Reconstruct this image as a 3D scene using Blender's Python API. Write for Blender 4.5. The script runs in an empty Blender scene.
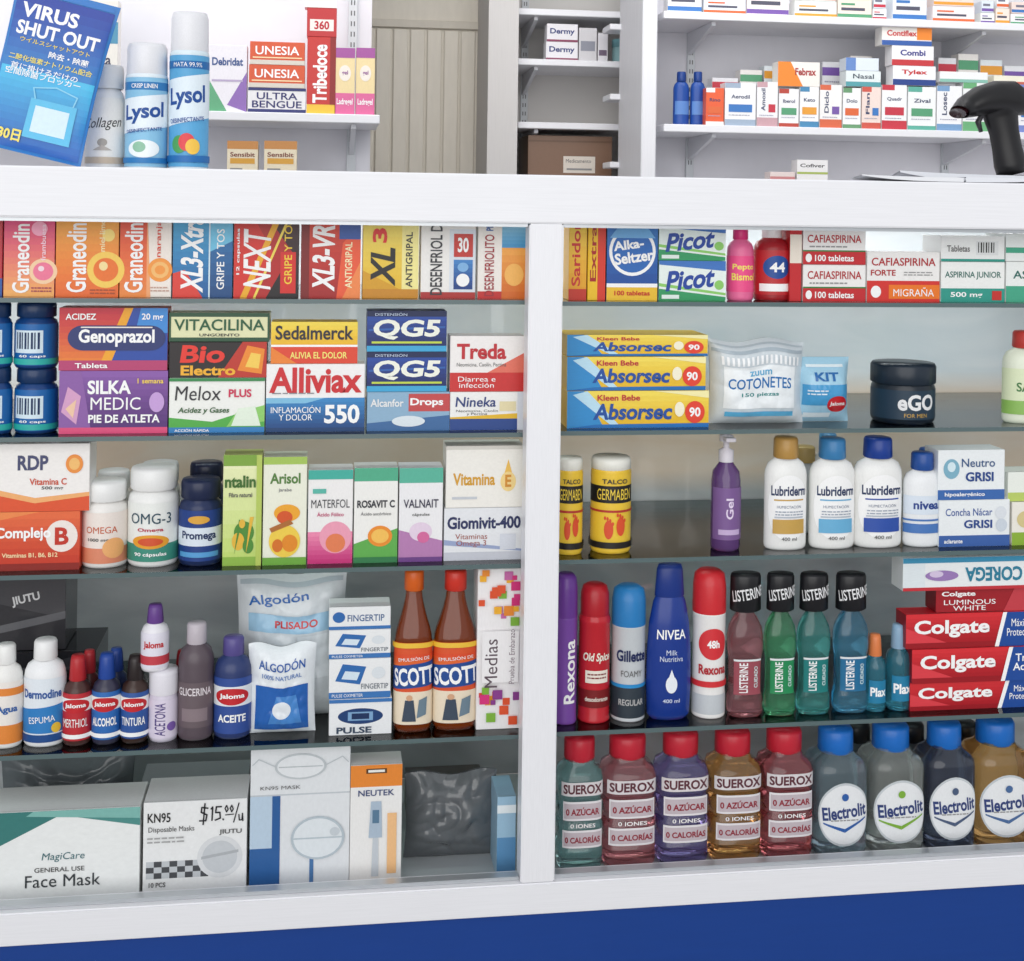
import bpy, bmesh, math, random, bisect
from mathutils import Vector, Matrix, noise
random.seed(7)
sc=bpy.context.scene
sin,cos,pi=math.sin,math.cos,math.pi
F=1320.;PSI=math.radians(8);RO=0.014;D=2.0;CZ=1.35;U0=512.;V0=211.
SP,CP,SR,CR=sin(PSI),cos(PSI),sin(RO),cos(RO)
def P(u,v,Y):
    a=u-U0;b=v-V0;x=a*CR+b*SR;y=-a*SR+b*CR
    t=(Y+D)/(CP-SP*x/F)
    return (SP+CP*x/F)*t, CZ-y/F*t
def proj(x,y,z):
    dy=y+D;dz=z-CZ;dep=x*SP+dy*CP
    xx=(x*CP-dy*SP)/dep*F;yy=-dz/dep*F
    return U0+xx*CR-yy*SR, V0+xx*SR+yy*CR
# ---------- materials
def lin(c):
    return c/12.92 if c<=.04045 else ((c+.055)/1.055)**2.4
def rgb(h):
    if len(h)==3: h=''.join(k*2 for k in h)
    return tuple(lin(int(h[i:i+2],16)/255) for i in (0,2,4))+(1,)
MC={}
def M(h,rough=.42,trans=0.,metal=0.,noise=True,ior=1.35):
    k=(h,rough,trans,metal,ior)
    if k in MC: return MC[k]
    m=bpy.data.materials.new('mat_'+h);m.use_nodes=True
    nt=m.node_tree;b=nt.nodes['Principled BSDF']
    b.inputs['Roughness'].default_value=rough;b.inputs['Metallic'].default_value=metal
    b.inputs['Transmission Weight'].default_value=trans;b.inputs['IOR'].default_value=ior if trans else 1.45
    if trans:
        b.inputs['Coat Weight'].default_value=.6;b.inputs['Coat Roughness'].default_value=.05
    c=rgb(h)
    n=nt.nodes.new('ShaderNodeTexNoise');n.inputs['Scale'].default_value=30
    mx=nt.nodes.new('ShaderNodeMix');mx.data_type='RGBA'
    mx.inputs[6].default_value=(c[0]*.93,c[1]*.93,c[2]*.93,1);mx.inputs[7].default_value=(min(1,c[0]*1.05),min(1,c[1]*1.05),min(1,c[2]*1.05),1)
    nt.links.new(n.outputs['Fac'],mx.inputs[0]);nt.links.new(mx.outputs[2],b.inputs['Base Color'])
    MC[k]=m;return m
def glassmat(name,tint,fac,edge=None):
    m=bpy.data.materials.new(name);m.use_nodes=True;nt=m.node_tree;nt.nodes.clear()
    o=nt.nodes.new('ShaderNodeOutputMaterial');mx=nt.nodes.new('ShaderNodeMixShader')
    t=nt.nodes.new('ShaderNodeBsdfTransparent');t.inputs[0].default_value=tint
    g=nt.nodes.new('ShaderNodeBsdfGlossy');g.inputs['Roughness'].default_value=.02
    lw=nt.nodes.new('ShaderNodeFresnel');lw.inputs[0].default_value=1.45
    ma=nt.nodes.new('ShaderNodeMath');ma.operation='MULTIPLY';ma.inputs[1].default_value=fac
    nt.links.new(lw.outputs[0],ma.inputs[0]);nt.links.new(ma.outputs[0],mx.inputs[0])
    nt.links.new(t.outputs[0],mx.inputs[1]);nt.links.new(g.outputs[0],mx.inputs[2]);nt.links.new(mx.outputs[0],o.inputs[0])
    return m
# ---------- mesh builder
class MB:
    def __init__(s): s.v=[];s.f=[];s.m=[];s.s=[];s.mats=[]
    def add(s,vs,fs,mat,sm=False):
        if mat not in s.mats: s.mats.append(mat)
        k=s.mats.index(mat);n=len(s.v)
        s.v+=[tuple(p) for p in vs]
        for f in fs: s.f.append([i+n for i in f]);s.m.append(k);s.s.append(sm)
    def obj(s,name,loc=(0,0,0),parent=None,rot=None):
        me=bpy.data.meshes.new(name);me.from_pydata(s.v,[],s.f)
        for m in s.mats: me.materials.append(m)
        me.polygons.foreach_set('material_index',s.m);me.polygons.foreach_set('use_smooth',s.s);me.update()
        o=bpy.data.objects.new(name,me);sc.collection.objects.link(o);o.location=loc
        if rot: o.rotation_euler=rot
        if parent: o.parent=parent
        return o
def meta(o,lab,cat,grp=None):
    o['label']=lab;o['category']=cat
    if grp:o['group']=grp
def empty(name,loc,rot=None):
    o=bpy.data.objects.new(name,None);o.empty_display_size=.03;sc.collection.objects.link(o);o.location=loc
    if rot:o.rotation_euler=rot
    return o
def addbox(mb,x0,x1,y0,y1,z0,z1,mat,bev=.0008,side=None,seg=1):
    bm=bmesh.new();bmesh.ops.create_cube(bm,size=1)
    for v in bm.verts: v.co=Vector(((x0+x1)/2+v.co.x*(x1-x0),(y0+y1)/2+v.co.y*(y1-y0),(z0+z1)/2+v.co.z*(z1-z0)))
    if bev: bmesh.ops.bevel(bm,geom=bm.edges[:],offset=bev,segments=seg,affect='EDGES')
    bm.normal_update();bm.verts.index_update()
    vs=[v.co[:] for v in bm.verts]
    a=[];b=[]
    for f in bm.faces:
        (b if side and abs(f.normal.x)>.9 else a).append([v.index for v in f.verts])
    mb.add(vs,a,mat)
    if b: mb.add(vs,b,side)
    bm.free()
TC={}
def textmesh(txt,bold,shear,cut=False):
    bold=min(bold,.032)
    if 'N' in txt or 'ó' in txt or 'Ó' in txt: bold=min(bold,.014)
    if 'M' in txt: bold=0.
    k=(txt,bold,shear,cut)
    if k in TC:return TC[k]
    if cut:
        vs,fs=textmesh(txt,bold,shear)
        if vs:
            tri=[]
            for f in fs:
                for i in range(1,len(f)-1): tri.append([vs[f[0]],vs[f[i]],vs[f[i+1]]])
            def clip(polys,ax,pos):
                out=[]
                for p in polys:
                    if min(q[ax] for q in p)>=pos-1e-7 or max(q[ax] for q in p)<=pos+1e-7: out.append(p);continue
                    for sg in(1,-1):
                        r_=[]
                        for i in range(len(p)):
                            a,b=p[i-1],p[i];da=(a[ax]-pos)*sg;db=(b[ax]-pos)*sg
                            if (da>0)!=(db>0):
                                t=da/(da-db);r_.append((a[0]+(b[0]-a[0])*t,a[1]+(b[1]-a[1])*t))
                            if db>0:r_.append(b)
                        if len(r_)>2:out.append(r_)
                return out
            for i in range(1,20):tri=clip(tri,0,-.5+i/20)
            for i in range(1,6):tri=clip(tri,1,-.5+i/6)
            V=[];Fc=[]
            for p in tri:
                n=len(V);V+=p;Fc.append(list(range(n,n+len(p))))
            TC[k]=(V,Fc)
        else: TC[k]=(vs,fs)
        return TC[k]
    c=bpy.data.curves.new('t','FONT');c.body=txt;c.offset=bold;c.shear=shear;c.resolution_u=3;c.space_line=.85
    c.align_x='CENTER'
    o=bpy.data.objects.new('t',c);me=bpy.data.meshes.new_from_object(o)
    vs=[(v.co.x,v.co.y) for v in me.vertices];fs=[list(p.vertices) for p in me.polygons]
    bpy.data.objects.remove(o);bpy.data.meshes.remove(me)
    if vs:
        a=min(v[0] for v in vs);b=max(v[0] for v in vs);d=min(v[1] for v in vs);e=max(v[1] for v in vs)
        vs=[((x-a)/(b-a)-.5,(y-d)/(e-d)-.5) for x,y in vs]
    TC[k]=(vs,fs);return TC[k]
def R(s0,t0,s1,t1,c):return('r',s0,t0,s1,t1,c)
def E(cx,cy,rx,ry,c):return('e',cx,cy,rx,ry,c)
def G(pts,c):return('g',pts,c)
def T(txt,cx,cy,w,h,c,rot=0,b=.02,sh=0):return('t',txt,cx,cy,w,h,c,rot,b,sh)
def S(pts,w,c):return('s',pts,w,c)
def GR(s0,t0,s1,t1,c1,c2,n=6,hor=False):
    a=[int(c1[i:i+2],16) for i in(0,2,4)];b=[int(c2[i:i+2],16) for i in(0,2,4)];o=[]
    n=max(n,7)
    for i in range(n):
        q=i/(n-1);c=''.join('%02x'%int(x+(y-x)*q) for x,y in zip(a,b))
        if hor:o.append(R(s0+(s1-s0)*i/n,t0,s0+(s1-s0)*(i+1)/n,t1,c))
        else:o.append(R(s0,t0+(t1-t0)*i/n,s1,t0+(t1-t0)*(i+1)/n,c))
    return [('layer',o)]
def FP(s0,t0,s1,n,c,dt=.045):
    o=[]
    for i in range(n):
        x=s0
        while x<s1-.02:
            w=.03+random.random()*.07;o.append(R(x,t0-i*dt,min(s1,x+w),t0-i*dt+dt*.4,c));x+=w+.015
    return ('layer',o)
def draw(mb,ops,mp,W,H,nx=1,ny=1,off=.0002,base=0.,rough=.42):
    fl=[]
    for i,op in enumerate(ops):
        if op[0]=='layer':fl+=[(i,q) for q in op[1]]
        else:fl.append((i,op))
    for i,op in fl:
        o=base+off*(i+1);k=op[0]
        if k=='r':
            _,s0,t0,s1,t1,c=op
            ax=max(1,int(math.ceil(nx*abs(s1-s0))));ay=max(1,int(math.ceil(ny*abs(t1-t0))))
            vs=[mp(s0+(s1-s0)*a/ax,t0+(t1-t0)*b/ay,o) for b in range(ay+1) for a in range(ax+1)]
            fs=[[b*(ax+1)+a,b*(ax+1)+a+1,(b+1)*(ax+1)+a+1,(b+1)*(ax+1)+a] for b in range(ay) for a in range(ax)]
            mb.add(vs,fs,M(c,rough),nx>1)
        elif k=='e':
            _,cx,cy,rx,ry,c=op;N=32;K=8 if nx>1 else 1
            vs=[mp(cx,cy,o)]+[mp(cx+rx*q/K*cos(2*pi*j/N),cy+ry*q/K*sin(2*pi*j/N),o) for q in range(1,K+1) for j in range(N)]
            fs=[[0,1+j,1+(j+1)%N] for j in range(N)]
            for q in range(K-1): fs+=[[1+q*N+j,1+(q+1)*N+j,1+(q+1)*N+(j+1)%N,1+q*N+(j+1)%N] for j in range(N)]
            mb.add(vs,fs,M(c,rough),nx>1)
        elif k=='g':
            pts=op[1];n=len(pts)
            if nx>1 and n in(3,4):
                p=pts if n==4 else pts+[pts[2]];K=30
                def bl(a,b):
                    x0=p[0][0]+(p[1][0]-p[0][0])*a;y0=p[0][1]+(p[1][1]-p[0][1])*a
                    x1=p[3][0]+(p[2][0]-p[3][0])*a;y1=p[3][1]+(p[2][1]-p[3][1])*a
                    return x0+(x1-x0)*b,y0+(y1-y0)*b
                vs=[mp(*bl(a/K,b/K),o) for b in range(K+1) for a in range(K+1)]
                mb.add(vs,[[b*(K+1)+a,b*(K+1)+a+1,(b+1)*(K+1)+a+1,(b+1)*(K+1)+a] for b in range(K) for a in range(K)],M(op[2],rough),True)
            else: mb.add([mp(s,t,o) for s,t in pts],[list(range(n))],M(op[2],rough))
        elif k=='s':
            _,pts,w,c=op;vs=[];fs=[]
            for (a,b),(c1,d1) in zip(pts,pts[1:]):
                dx=(c1-a)*W;dy=(d1-b)*H;l=math.hypot(dx,dy) or 1;px=-dy/l*w/2;py=dx/l*w/2;ex=dx/l*w*.3;ey=dy/l*w*.3
                n=len(vs);vs+=[mp(a+(px-ex)/W,b+(py-ey)/H,o),mp(a+(-px-ex)/W,b+(-py-ey)/H,o),mp(c1+(-px+ex)/W,d1+(-py+ey)/H,o),mp(c1+(px+ex)/W,d1+(py+ey)/H,o)];fs.append([n,n+1,n+2,n+3]);o+=.00001
            mb.add(vs,fs,M(c,rough))
        else:
            _,txt,cx,cy,w,h,c,rot,b,sh=op
            vs,fs=textmesh(txt,b,sh,nx>1)
            if not vs: continue
            if abs(rot)==90: lw,lh=w*H,h*W
            else: lw,lh=w*W,h*H
            ca,sa=cos(math.radians(rot)),sin(math.radians(rot))
            mb.add([mp(cx+(x*lw*ca-y*lh*sa)/W,cy+(x*lw*sa+y*lh*ca)/H,o) for x,y in vs],fs,M(c,rough))
def carton(nm,lab,u0,u1,vt,z0,col,art=(),yf=.075,dp=.05,side=None,grp=None,cat='box',rough=.34,z1=None):
    x=P(u0,vt,yf)[0];vb=proj(x,yf,z0)[1];vm=(vt+vb)/2
    x0=P(u0,vm,yf)[0];x1=P(u1,vm,yf)[0]-.0006
    if z1 is None: z1=P((u0+u1)/2,vt,yf)[1]
    W=x1-x0;H=z1-z0
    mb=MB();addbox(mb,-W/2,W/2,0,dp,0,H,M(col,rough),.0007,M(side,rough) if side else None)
    mb.add([(-W/2+.002,.004,H+.0001),(W/2-.002,.004,H+.0001),(W/2-.002,.0046,H+.0001),(-W/2+.002,.0046,H+.0001)],[[0,1,2,3]],M('8a8a88'))
    draw(mb,art,lambda s,t,o:(-W/2+s*W,-o,t*H),W,H,rough=rough)
    o=mb.obj(nm,((x0+x1)/2,yf,z0+.0002));meta(o,lab,cat,grp)
    return z1+.0006
PR={
'pill':([(0,0),(.93,0),(1,.03),(1,.66),(.95,.72),(.78,.76),(.78,.8)],[(.86,.775),(.9,.79),(.9,.96),(.84,1),(0,1)]),
'lotion':([(0,0),(.9,0),(.98,.02),(1,.05),(1,.66),(.97,.71),(.84,.77),(.56,.81),(.48,.84)],[(.52,.815),(.56,.83),(.54,.98),(.48,1),(0,1)]),
'can':([(0,0),(.95,0),(1,.008),(1,.02),(.97,.03),(.97,.72),(1,.73),(.98,.75),(.85,.79),(.8,.8)],[(.86,.755),(.9,.77),(.88,.93),(.74,.985),(.5,1),(0,1)]),
'capcan':([(0,0),(.95,0),(1,.008),(1,.02),(.98,.03),(.98,.7),(1,.71),(.95,.72)],[(.99,.71),(1,.72),(.98,.9),(.88,.975),(.6,1),(0,1)]),
'lysol':([(0,0),(.95,0),(1,.008),(1,.02),(.98,.03),(.98,.72),(1,.73),(.95,.75),(.84,.77)],[(.92,.745),(.96,.755),(.94,.96),(.86,.995),(.3,1),(0,1)]),
'syrup':([(0,0),(.92,0),(1,.03),(1,.54),(.97,.59),(.88,.64),(.72,.7),(.56,.77),(.46,.83),(.42,.88)],[(.44,.87),(.5,.875),(.5,.985),(.44,1),(0,1)]),
'list':([(0,0),(.9,0),(1,.03),(1,.13),(.9,.17),(.9,.4),(1,.46),(1,.56),(.9,.63),(.66,.69),(.5,.72),(.5,.75)],[(.74,.735),(.86,.745),(.84,.98),(.78,1),(0,1)]),
'suer':([(0,0),(.86,0),(.96,.02),(1,.05),(1,.19),(.91,.215),(.91,.235),(1,.26),(1,.36),(.91,.385),(.91,.405),(1,.43),(1,.52),(.92,.545),(.92,.56),(1,.585),(1,.7),(.92,.755),(.66,.795),(.6,.84)],[(.6,.82),(.66,.835),(.66,.975),(.6,1),(0,1)]),
'elec':([(0,0),(.9,0),(.98,.03),(1,.07),(1,.68),(.97,.725),(.86,.765),(.62,.8),(.55,.83)],[(.56,.8),(.62,.815),(.61,.975),(.55,1),(0,1)]),
'talc':([(0,0),(.95,0),(1,.02),(1,.86),(.96,.88)],[(.9,.87),(.98,.88),(.98,.97),(.9,1),(0,1)]),
'tinct':([(0,0),(.93,0),(1,.04),(1,.58),(.88,.66),(.55,.71),(.52,.75)],[(.58,.72),(.6,.73),(.52,.94),(.44,1),(0,1)]),
'jar':([(0,0),(.93,0),(1,.05),(1,.6),(.92,.68)],[(.98,.66),(1,.68),(1,.95),(.95,1),(0,1)]),
'nivea':([(0,0),(.82,0),(.95,.03),(1,.2),(.98,.45),(.9,.62),(.72,.76),(.6,.8)],[(.62,.79),(.66,.8),(.58,.97),(.5,1),(0,1)]),
'pump':([(0,0),(.93,0),(1,.03),(1,.6),(.9,.68),(.5,.75),(.45,.78)],[(.5,.76),(.5,.86),(.2,.88),(.2,.93),(.45,.94),(.45,.99),(0,1)]),
}
SEC={}
def sectf(q,n):
    if n not in SEC:
        K=720;pts=[]
        for i in range(K+1):
            th=2*pi*i/K;s,c=sin(th),cos(th)
            pts.append((math.copysign(abs(s)**(2/n),s),math.copysign(abs(c)**(2/n),c)))
        ac=[0]
        for a,b in zip(pts,pts[1:]):ac.append(ac[-1]+math.hypot(a[0]-b[0],a[1]-b[1]))
        SEC[n]=(pts,ac)
    pts,ac=SEC[n];d=(q%1)*ac[-1]
    i=min(max(bisect.bisect(ac,d)-1,0),len(pts)-2);f=(d-ac[i])/max(1e-9,ac[i+1]-ac[i]);a,b=pts[i],pts[i+1]
    return a[0]+(b[0]-a[0])*f,a[1]+(b[1]-a[1])*f
def revolve(mb,prof,Rr,Hh,mat,n=2,ysc=1,rib=0,N=64):
    vs=[];fs=[]
    for (r,z) in prof:
        for j in range(N):
            a,b=sectf(j/N,n);k=r*Rr*(1+(rib if j%2 else 0))
            vs.append((a*k,-b*k*ysc,z*Hh))
    for i in range(len(prof)-1):
        for j in range(N):
            fs.append([i*N+j,i*N+(j+1)%N,(i+1)*N+(j+1)%N,(i+1)*N+j])
    mb.add(vs,fs,mat,True)
def bottle(nm,lab,kind,u0,u1,vt,z0,col,capc,lz=None,art=(),A=2.5,n=2,ysc=1.,yf=.075,trans=0.,grp=None,cat='bottle',rough=.3,captrans=0,ior=1.3,capart=None):
    bp,cp=PR[kind]
    def geo(Y):
        x=P(u0,vt,Y)[0];vb=proj(x,Y,z0)[1];vm=(vt*.4+vb*.6)
        return P(u0,vm,Y)[0],P(u1,vm,Y)[0]
    a,b=geo(yf+.02);yc=yf+(b-a)/2*ysc;a,b=geo(yc);Rr=(b-a)/2-.0004
    Hh=P((u0+u1)/2,vt,yc)[1]-z0
    e=empty(nm,((a+b)/2,yc,z0+.0002));meta(e,lab,cat,grp)
    mb=MB();revolve(mb,bp,Rr,Hh,M(col,rough if not trans else .06,trans,ior=ior),n,ysc);mb.obj('body',parent=e)
    cy=ysc if kind in('can','capcan','talc','jar','lysol','nivea','list') or ysc>.8 else 1
    mb=MB();revolve(mb,cp,Rr,Hh,M(capc,.3,captrans),2,cy,.03 if kind not in('lysol','can','capcan','nivea') else 0)
    if capart:
        rc_=cp[1][0]*Rr
        def mpc(s,t,o):
            p,q=sectf((s-.5)*.38,2);return(p*(rc_+o),-q*(rc_*cy+o),(.75+.22*t)*Hh)
        draw(mb,capart,mpc,rc_*2.4,.22*Hh,16,4,.0002,.0012)
    mb.obj('pump' if kind=='pump' else 'cap',parent=e)
    if kind=='pump':
        mb=MB();addbox(mb,-Rr*.35,Rr*.35,-Rr*1.1,0,Hh*.95,Hh*.985,M(capc),.001);mb.obj('nozzle',parent=e)
    if lz:
        def Rz(z):
            q=z/Hh
            for (r1,z1),(r2,z2) in zip(bp,bp[1:]):
                if z1<=q<=z2 and z2>z1:return (r1+(r2-r1)*(q-z1)/(z2-z1))*Rr
            return bp[-1][0]*Rr
        if kind=='suer':Rz=lambda z:Rr
        za,zb=lz[0]*Hh,lz[1]*Hh
        def mp(s,t,o):
            z=za+t*(zb-za);p,q=sectf((s-.5)*A/(2*pi),n);r=Rz(z)
            return (p*(r+o),-q*(r*ysc+o),z)
        mb=MB();draw(mb,art,mp,Rr*A*(1.15 if n>3 else 1),zb-za,36,12,.00028,.0005);mb.obj('label',parent=e)
    return z0+Hh+.0006
def pouch(nm,lab,u0,u1,vt,z0,col,art=(),yc=.1,tk=.04,rough=.25,cat='bag',grp=None,rot=0,wr=.0015,trans=0,W=None,H=None,lean=0,pw=6,wf=5.):
    if W is None:
        x=P(u0,vt,yc)[0];vb=proj(x,yc,z0)[1];vm=(vt+vb)/2
        x0=P(u0,vm,yc)[0];x1=P(u1,vm,yc)[0];W=x1-x0;H=P((u0+u1)/2,vt,yc)[1]-z0;xc=(x0+x1)/2
    else: xc=P((u0+u1)/2,vt,yc)[0]
    ph=random.random()*60
    def w(s,t):
        a=noise.noise(Vector((s*wf*.6+ph,t*wf*1.1,ph)))
        b_=noise.noise(Vector((s*wf*1.7,t*wf*1.3+ph,ph+3)))
        return wr*(3.2*abs(a)+1.8*abs(b_))
    def b(s,t):
        s=min(1,max(0,s));t=min(1,max(0,t));return (1-(2*s-1)**4)*(1-(2*t-1)**pw)
    def mp(s,t,o,sg=-1):
        k=b(s,t)
        return ((s-.5)*W*(1-.05*sin(pi*t)),sg*(k*tk/2+.0006+o)+w(s,t)*(.25+.75*k)*sg,t*H+(.004*sin(s*9+ph)*t if wr>.001 else 0))
    N=72;mb=MB();m=M(col,rough,trans)
    for sg in(-1,1):
        vs=[mp(a/N,c/N,0,sg) for c in range(N+1) for a in range(N+1)]
        fs=[[c*(N+1)+a,c*(N+1)+a+1,(c+1)*(N+1)+a+1,(c+1)*(N+1)+a] for c in range(N) for a in range(N)]
        mb.add(vs,fs,m,True)
    draw(mb,art,mp,W,H,72,72,.00025,.0009,rough)
    o=mb.obj(nm,(xc,yc,z0+.0005),rot=(lean,rot,0));meta(o,lab,cat,grp);return o

# ================= CAMERA
cam=bpy.data.cameras.new('camera');co=bpy.data.objects.new('camera',cam);sc.collection.objects.link(co);sc.camera=co
cam.sensor_fit='HORIZONTAL';cam.sensor_width=36;cam.lens=F*36/1024;cam.shift_y=-(480.5-V0)/1024
r=Vector((CP,-SP,0));d=Vector((SP,CP,0));up=Vector((0,0,1))
rc=r*CR+up*SR;uc=up*CR-r*SR
m=Matrix((rc,uc,-d)).transposed().to_4x4();m.translation=Vector((0,-D,CZ));co.matrix_world=m

# ================= COUNTER
def hz(u,v,Y=.05):return P(u,v,Y)[1]
L=[hz(270,v) for v in(299,435,569.5,745)]
Rr_=[hz(800,v) for v in(302.5,429,554.5,722)]
FZ=CZ-674/F*(.075+D)*1.0
ztop=hz(270,170,0);zopen=hz(270,220,0);zb1=hz(270,899,0);zb0=hz(270,931,0)
XL=-1.35;XR=1.6;BK=.46
xd0,xd1=P(526,500,0)[0],P(560,500,0)[0]
case=empty('display_counter',(0.1,.2,0));meta(case,'white framed glass display counter with blue base and glass shelves','counter')
def part(name,x0,x1,y0,y1,z0,z1,mat,bev=.002,lab=None,seg=2):
    mb=MB();cx,cy=(x0+x1)/2,(y0+y1)/2
    addbox(mb,x0-cx,x1-cx,y0-cy,y1-cy,0,z1-z0,mat,bev,None,seg);o=mb.obj(name,(cx-.1,cy-.2,z0),case)
    if lab:o['label']=lab
    return o
WH=M('f0f0f4',.3)
part('top_rail',XL,XR,0,.045,zopen,ztop,WH)
part('countertop',XL,XR,.046,BK+.04,ztop-.022,ztop,WH)
part('bottom_rail',XL,XR,0,.045,zb0,zb1,WH)
part('center_post',xd0,xd1,.001,.044,zb1+.0005,zopen-.0005,WH)
part('end_post',XL,XL+.05,.001,.044,zb1+.0005,zopen-.0005,WH)
part('end_post',XR-.05,XR,.001,.044,zb1+.0005,zopen-.0005,WH)
AL=M('c4c8cc',.3,metal=.6)
part('door_track',xd1+.001,XR-.051,.012,.03,zb1+.0003,zb1+.006,AL,.0008)
part('door_track',XL+.051,xd0-.001,.012,.03,zb1+.0003,zb1+.006,AL,.0008)
part('door_track',xd1+.001,XR-.051,.012,.03,zopen-.006,zopen-.0003,AL,.0008)
part('door_track',XL+.051,xd0-.001,.012,.03,zopen-.006,zopen-.0003,AL,.0008)
part('side_panel',XL,XL+.012,.046,BK,zb0,ztop-.023,M('c9ccd0',.4))
part('side_panel',XR-.012,XR,.046,BK,zb0,ztop-.023,M('c9ccd0',.4))
part('case_floor',XL+.013,XR-.013,.046,BK,FZ-.012,FZ,M('b0b4b7',.3))
part('base_panel',XL,XR,.006,BK,0,zb0-.0005,M('14408f',.35),lab='glossy blue lower panel')
bp=part('back_panel',XL+.013,XR-.013,BK,BK+.015,FZ,ztop-.023,M('777c80',.5))
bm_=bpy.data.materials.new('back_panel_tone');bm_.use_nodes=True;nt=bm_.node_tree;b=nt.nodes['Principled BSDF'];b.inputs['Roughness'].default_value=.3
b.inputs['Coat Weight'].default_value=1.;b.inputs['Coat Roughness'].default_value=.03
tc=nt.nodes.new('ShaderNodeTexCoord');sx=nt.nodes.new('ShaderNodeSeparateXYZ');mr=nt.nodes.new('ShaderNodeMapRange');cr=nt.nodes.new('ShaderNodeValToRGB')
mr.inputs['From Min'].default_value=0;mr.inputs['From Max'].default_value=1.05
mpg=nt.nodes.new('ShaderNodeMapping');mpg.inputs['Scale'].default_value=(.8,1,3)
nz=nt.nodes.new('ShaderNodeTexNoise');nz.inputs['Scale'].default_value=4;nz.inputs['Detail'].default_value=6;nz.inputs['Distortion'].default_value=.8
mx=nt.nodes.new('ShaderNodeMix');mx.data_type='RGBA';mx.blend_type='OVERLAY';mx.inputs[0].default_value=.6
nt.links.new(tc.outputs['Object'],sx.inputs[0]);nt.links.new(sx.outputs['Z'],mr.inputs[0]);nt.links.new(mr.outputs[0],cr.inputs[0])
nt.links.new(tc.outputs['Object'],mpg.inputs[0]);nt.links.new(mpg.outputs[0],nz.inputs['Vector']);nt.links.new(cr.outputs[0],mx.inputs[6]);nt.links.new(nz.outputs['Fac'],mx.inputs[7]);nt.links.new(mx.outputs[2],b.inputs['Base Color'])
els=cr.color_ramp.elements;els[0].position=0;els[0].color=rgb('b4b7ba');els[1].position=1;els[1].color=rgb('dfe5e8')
for p,c in((.27,'b8bcc2'),(.5,'c8cacc'),(.54,'f2dfcc'),(.68,'ecdccc'),(.72,'dfe8ee')):  # brown band at mid height: a reflection painted into the panel colour
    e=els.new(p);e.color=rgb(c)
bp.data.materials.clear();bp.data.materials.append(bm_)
GS=glassmat('shelf_glass',(.95,.98,.97,1),1.2);GE=M('5a6c6e',.2)
for xs,zs in(((XL+.014,xd1-.015),L),((xd1-.013,XR-.014),Rr_)):
    for z in zs:
        mb=MB();cx=(xs[0]+xs[1])/2;hw=(xs[1]-xs[0])/2;y0,y1=.05,BK-.003;t=.007
        vs=[(-hw,y0,-t),(hw,y0,-t),(hw,y1,-t),(-hw,y1,-t),(-hw,y0,0),(hw,y0,0),(hw,y1,0),(-hw,y1,0)]
        mb.add(vs,[[0,3,2,1],[4,5,6,7]],GS);mb.add(vs,[[0,1,5,4],[2,3,7,6],[1,2,6,5],[3,0,4,7]],GE)
        o=mb.obj('shelf',(cx-.1,-.2,z),case);o['label']='clear glass shelf with dark edge'
L1,L2,L3,L4=L;Q1,Q2,Q3,Q4=Rr_

# ================= ROW 1 LEFT
g='cold remedy cartons on the top shelf'
v=206
W_='ffffff'
carton('medicine_carton','pink and orange throat lozenge carton with vertical lettering',4,55,v,L1,'ea5a92',[*GR(0,0,1,.86,'f6b060','e2407c',12),E(.78,.28,.28,.14,'f9d2a8'),E(.78,.28,.2,.1,'f2789a'),E(.74,.31,.06,.03,'fbe0e8'),E(.7,.75,.16,.08,'f8a8c4'),R(0,.86,1,1,'d8346e'),T('Graneodin',.34,.42,.76,.34,W_,90,.02),T('frambuesa',.78,.6,.4,.1,'ffe0ec',90,.01),FP(.55,.09,.95,2,'a02050',.035)],grp=g)
carton('medicine_carton','orange throat lozenge carton with white vertical lettering',56,119,v,L1,'f29a2c',[*GR(0,0,1,1,'ec6a22','f7b640',12),E(.8,.3,.3,.2,'f9cf5a'),E(.8,.3,.2,.13,'ee7422'),E(.76,.34,.07,.05,'fbe3a0'),E(.84,.68,.1,.07,'f9dc7a'),T('Graneodin',.33,.43,.76,.32,W_,90,.02),T('miel limon',.74,.7,.4,.09,'fff3c0',90,.01),FP(.55,.07,.95,2,'a8481a',.035)],grp=g)
carton('medicine_carton','white and orange throat lozenge carton',120,172,v,L1,'f6ede4',[*GR(0,0,.52,1,'f08a3c','e23c22',12),G([(.52,0),(.6,0),(.52,1)],'f7a870'),E(.78,.3,.24,.13,'f79b3c'),E(.78,.3,.17,.09,'fbc070'),E(.78,.3,.1,.05,'f79b3c'),R(.55,.9,1,1,'ea4d26'),T('Graneodin',.27,.43,.76,.36,W_,90,.02),T('naranja',.76,.64,.4,.12,'d83a1c',90,.01),FP(.6,.1,.96,2,'c8a090',.035)],grp=g)
carton('medicine_carton','blue cold and cough carton with white letters',173,233,v,L1,'1784bf',[*GR(0,0,.62,1,'0f5fa2','44b4e0',12),*GR(.62,0,1,1,'0b4a84','2a84c4',8),G([(0,0),(.5,0),(.2,.3),(0,.26)],'e23b2e'),G([(.62,.5),(1,.62),(1,.9),(.62,.8)],'6fc5e8'),T('XL3-Xtra',.32,.47,.84,.38,W_,90,.04,.25),T('GRIPE Y TOS',.8,.42,.66,.13,'fff',90,.01),R(.6,0,.625,1,'d8eef8')],grp=g)
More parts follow.
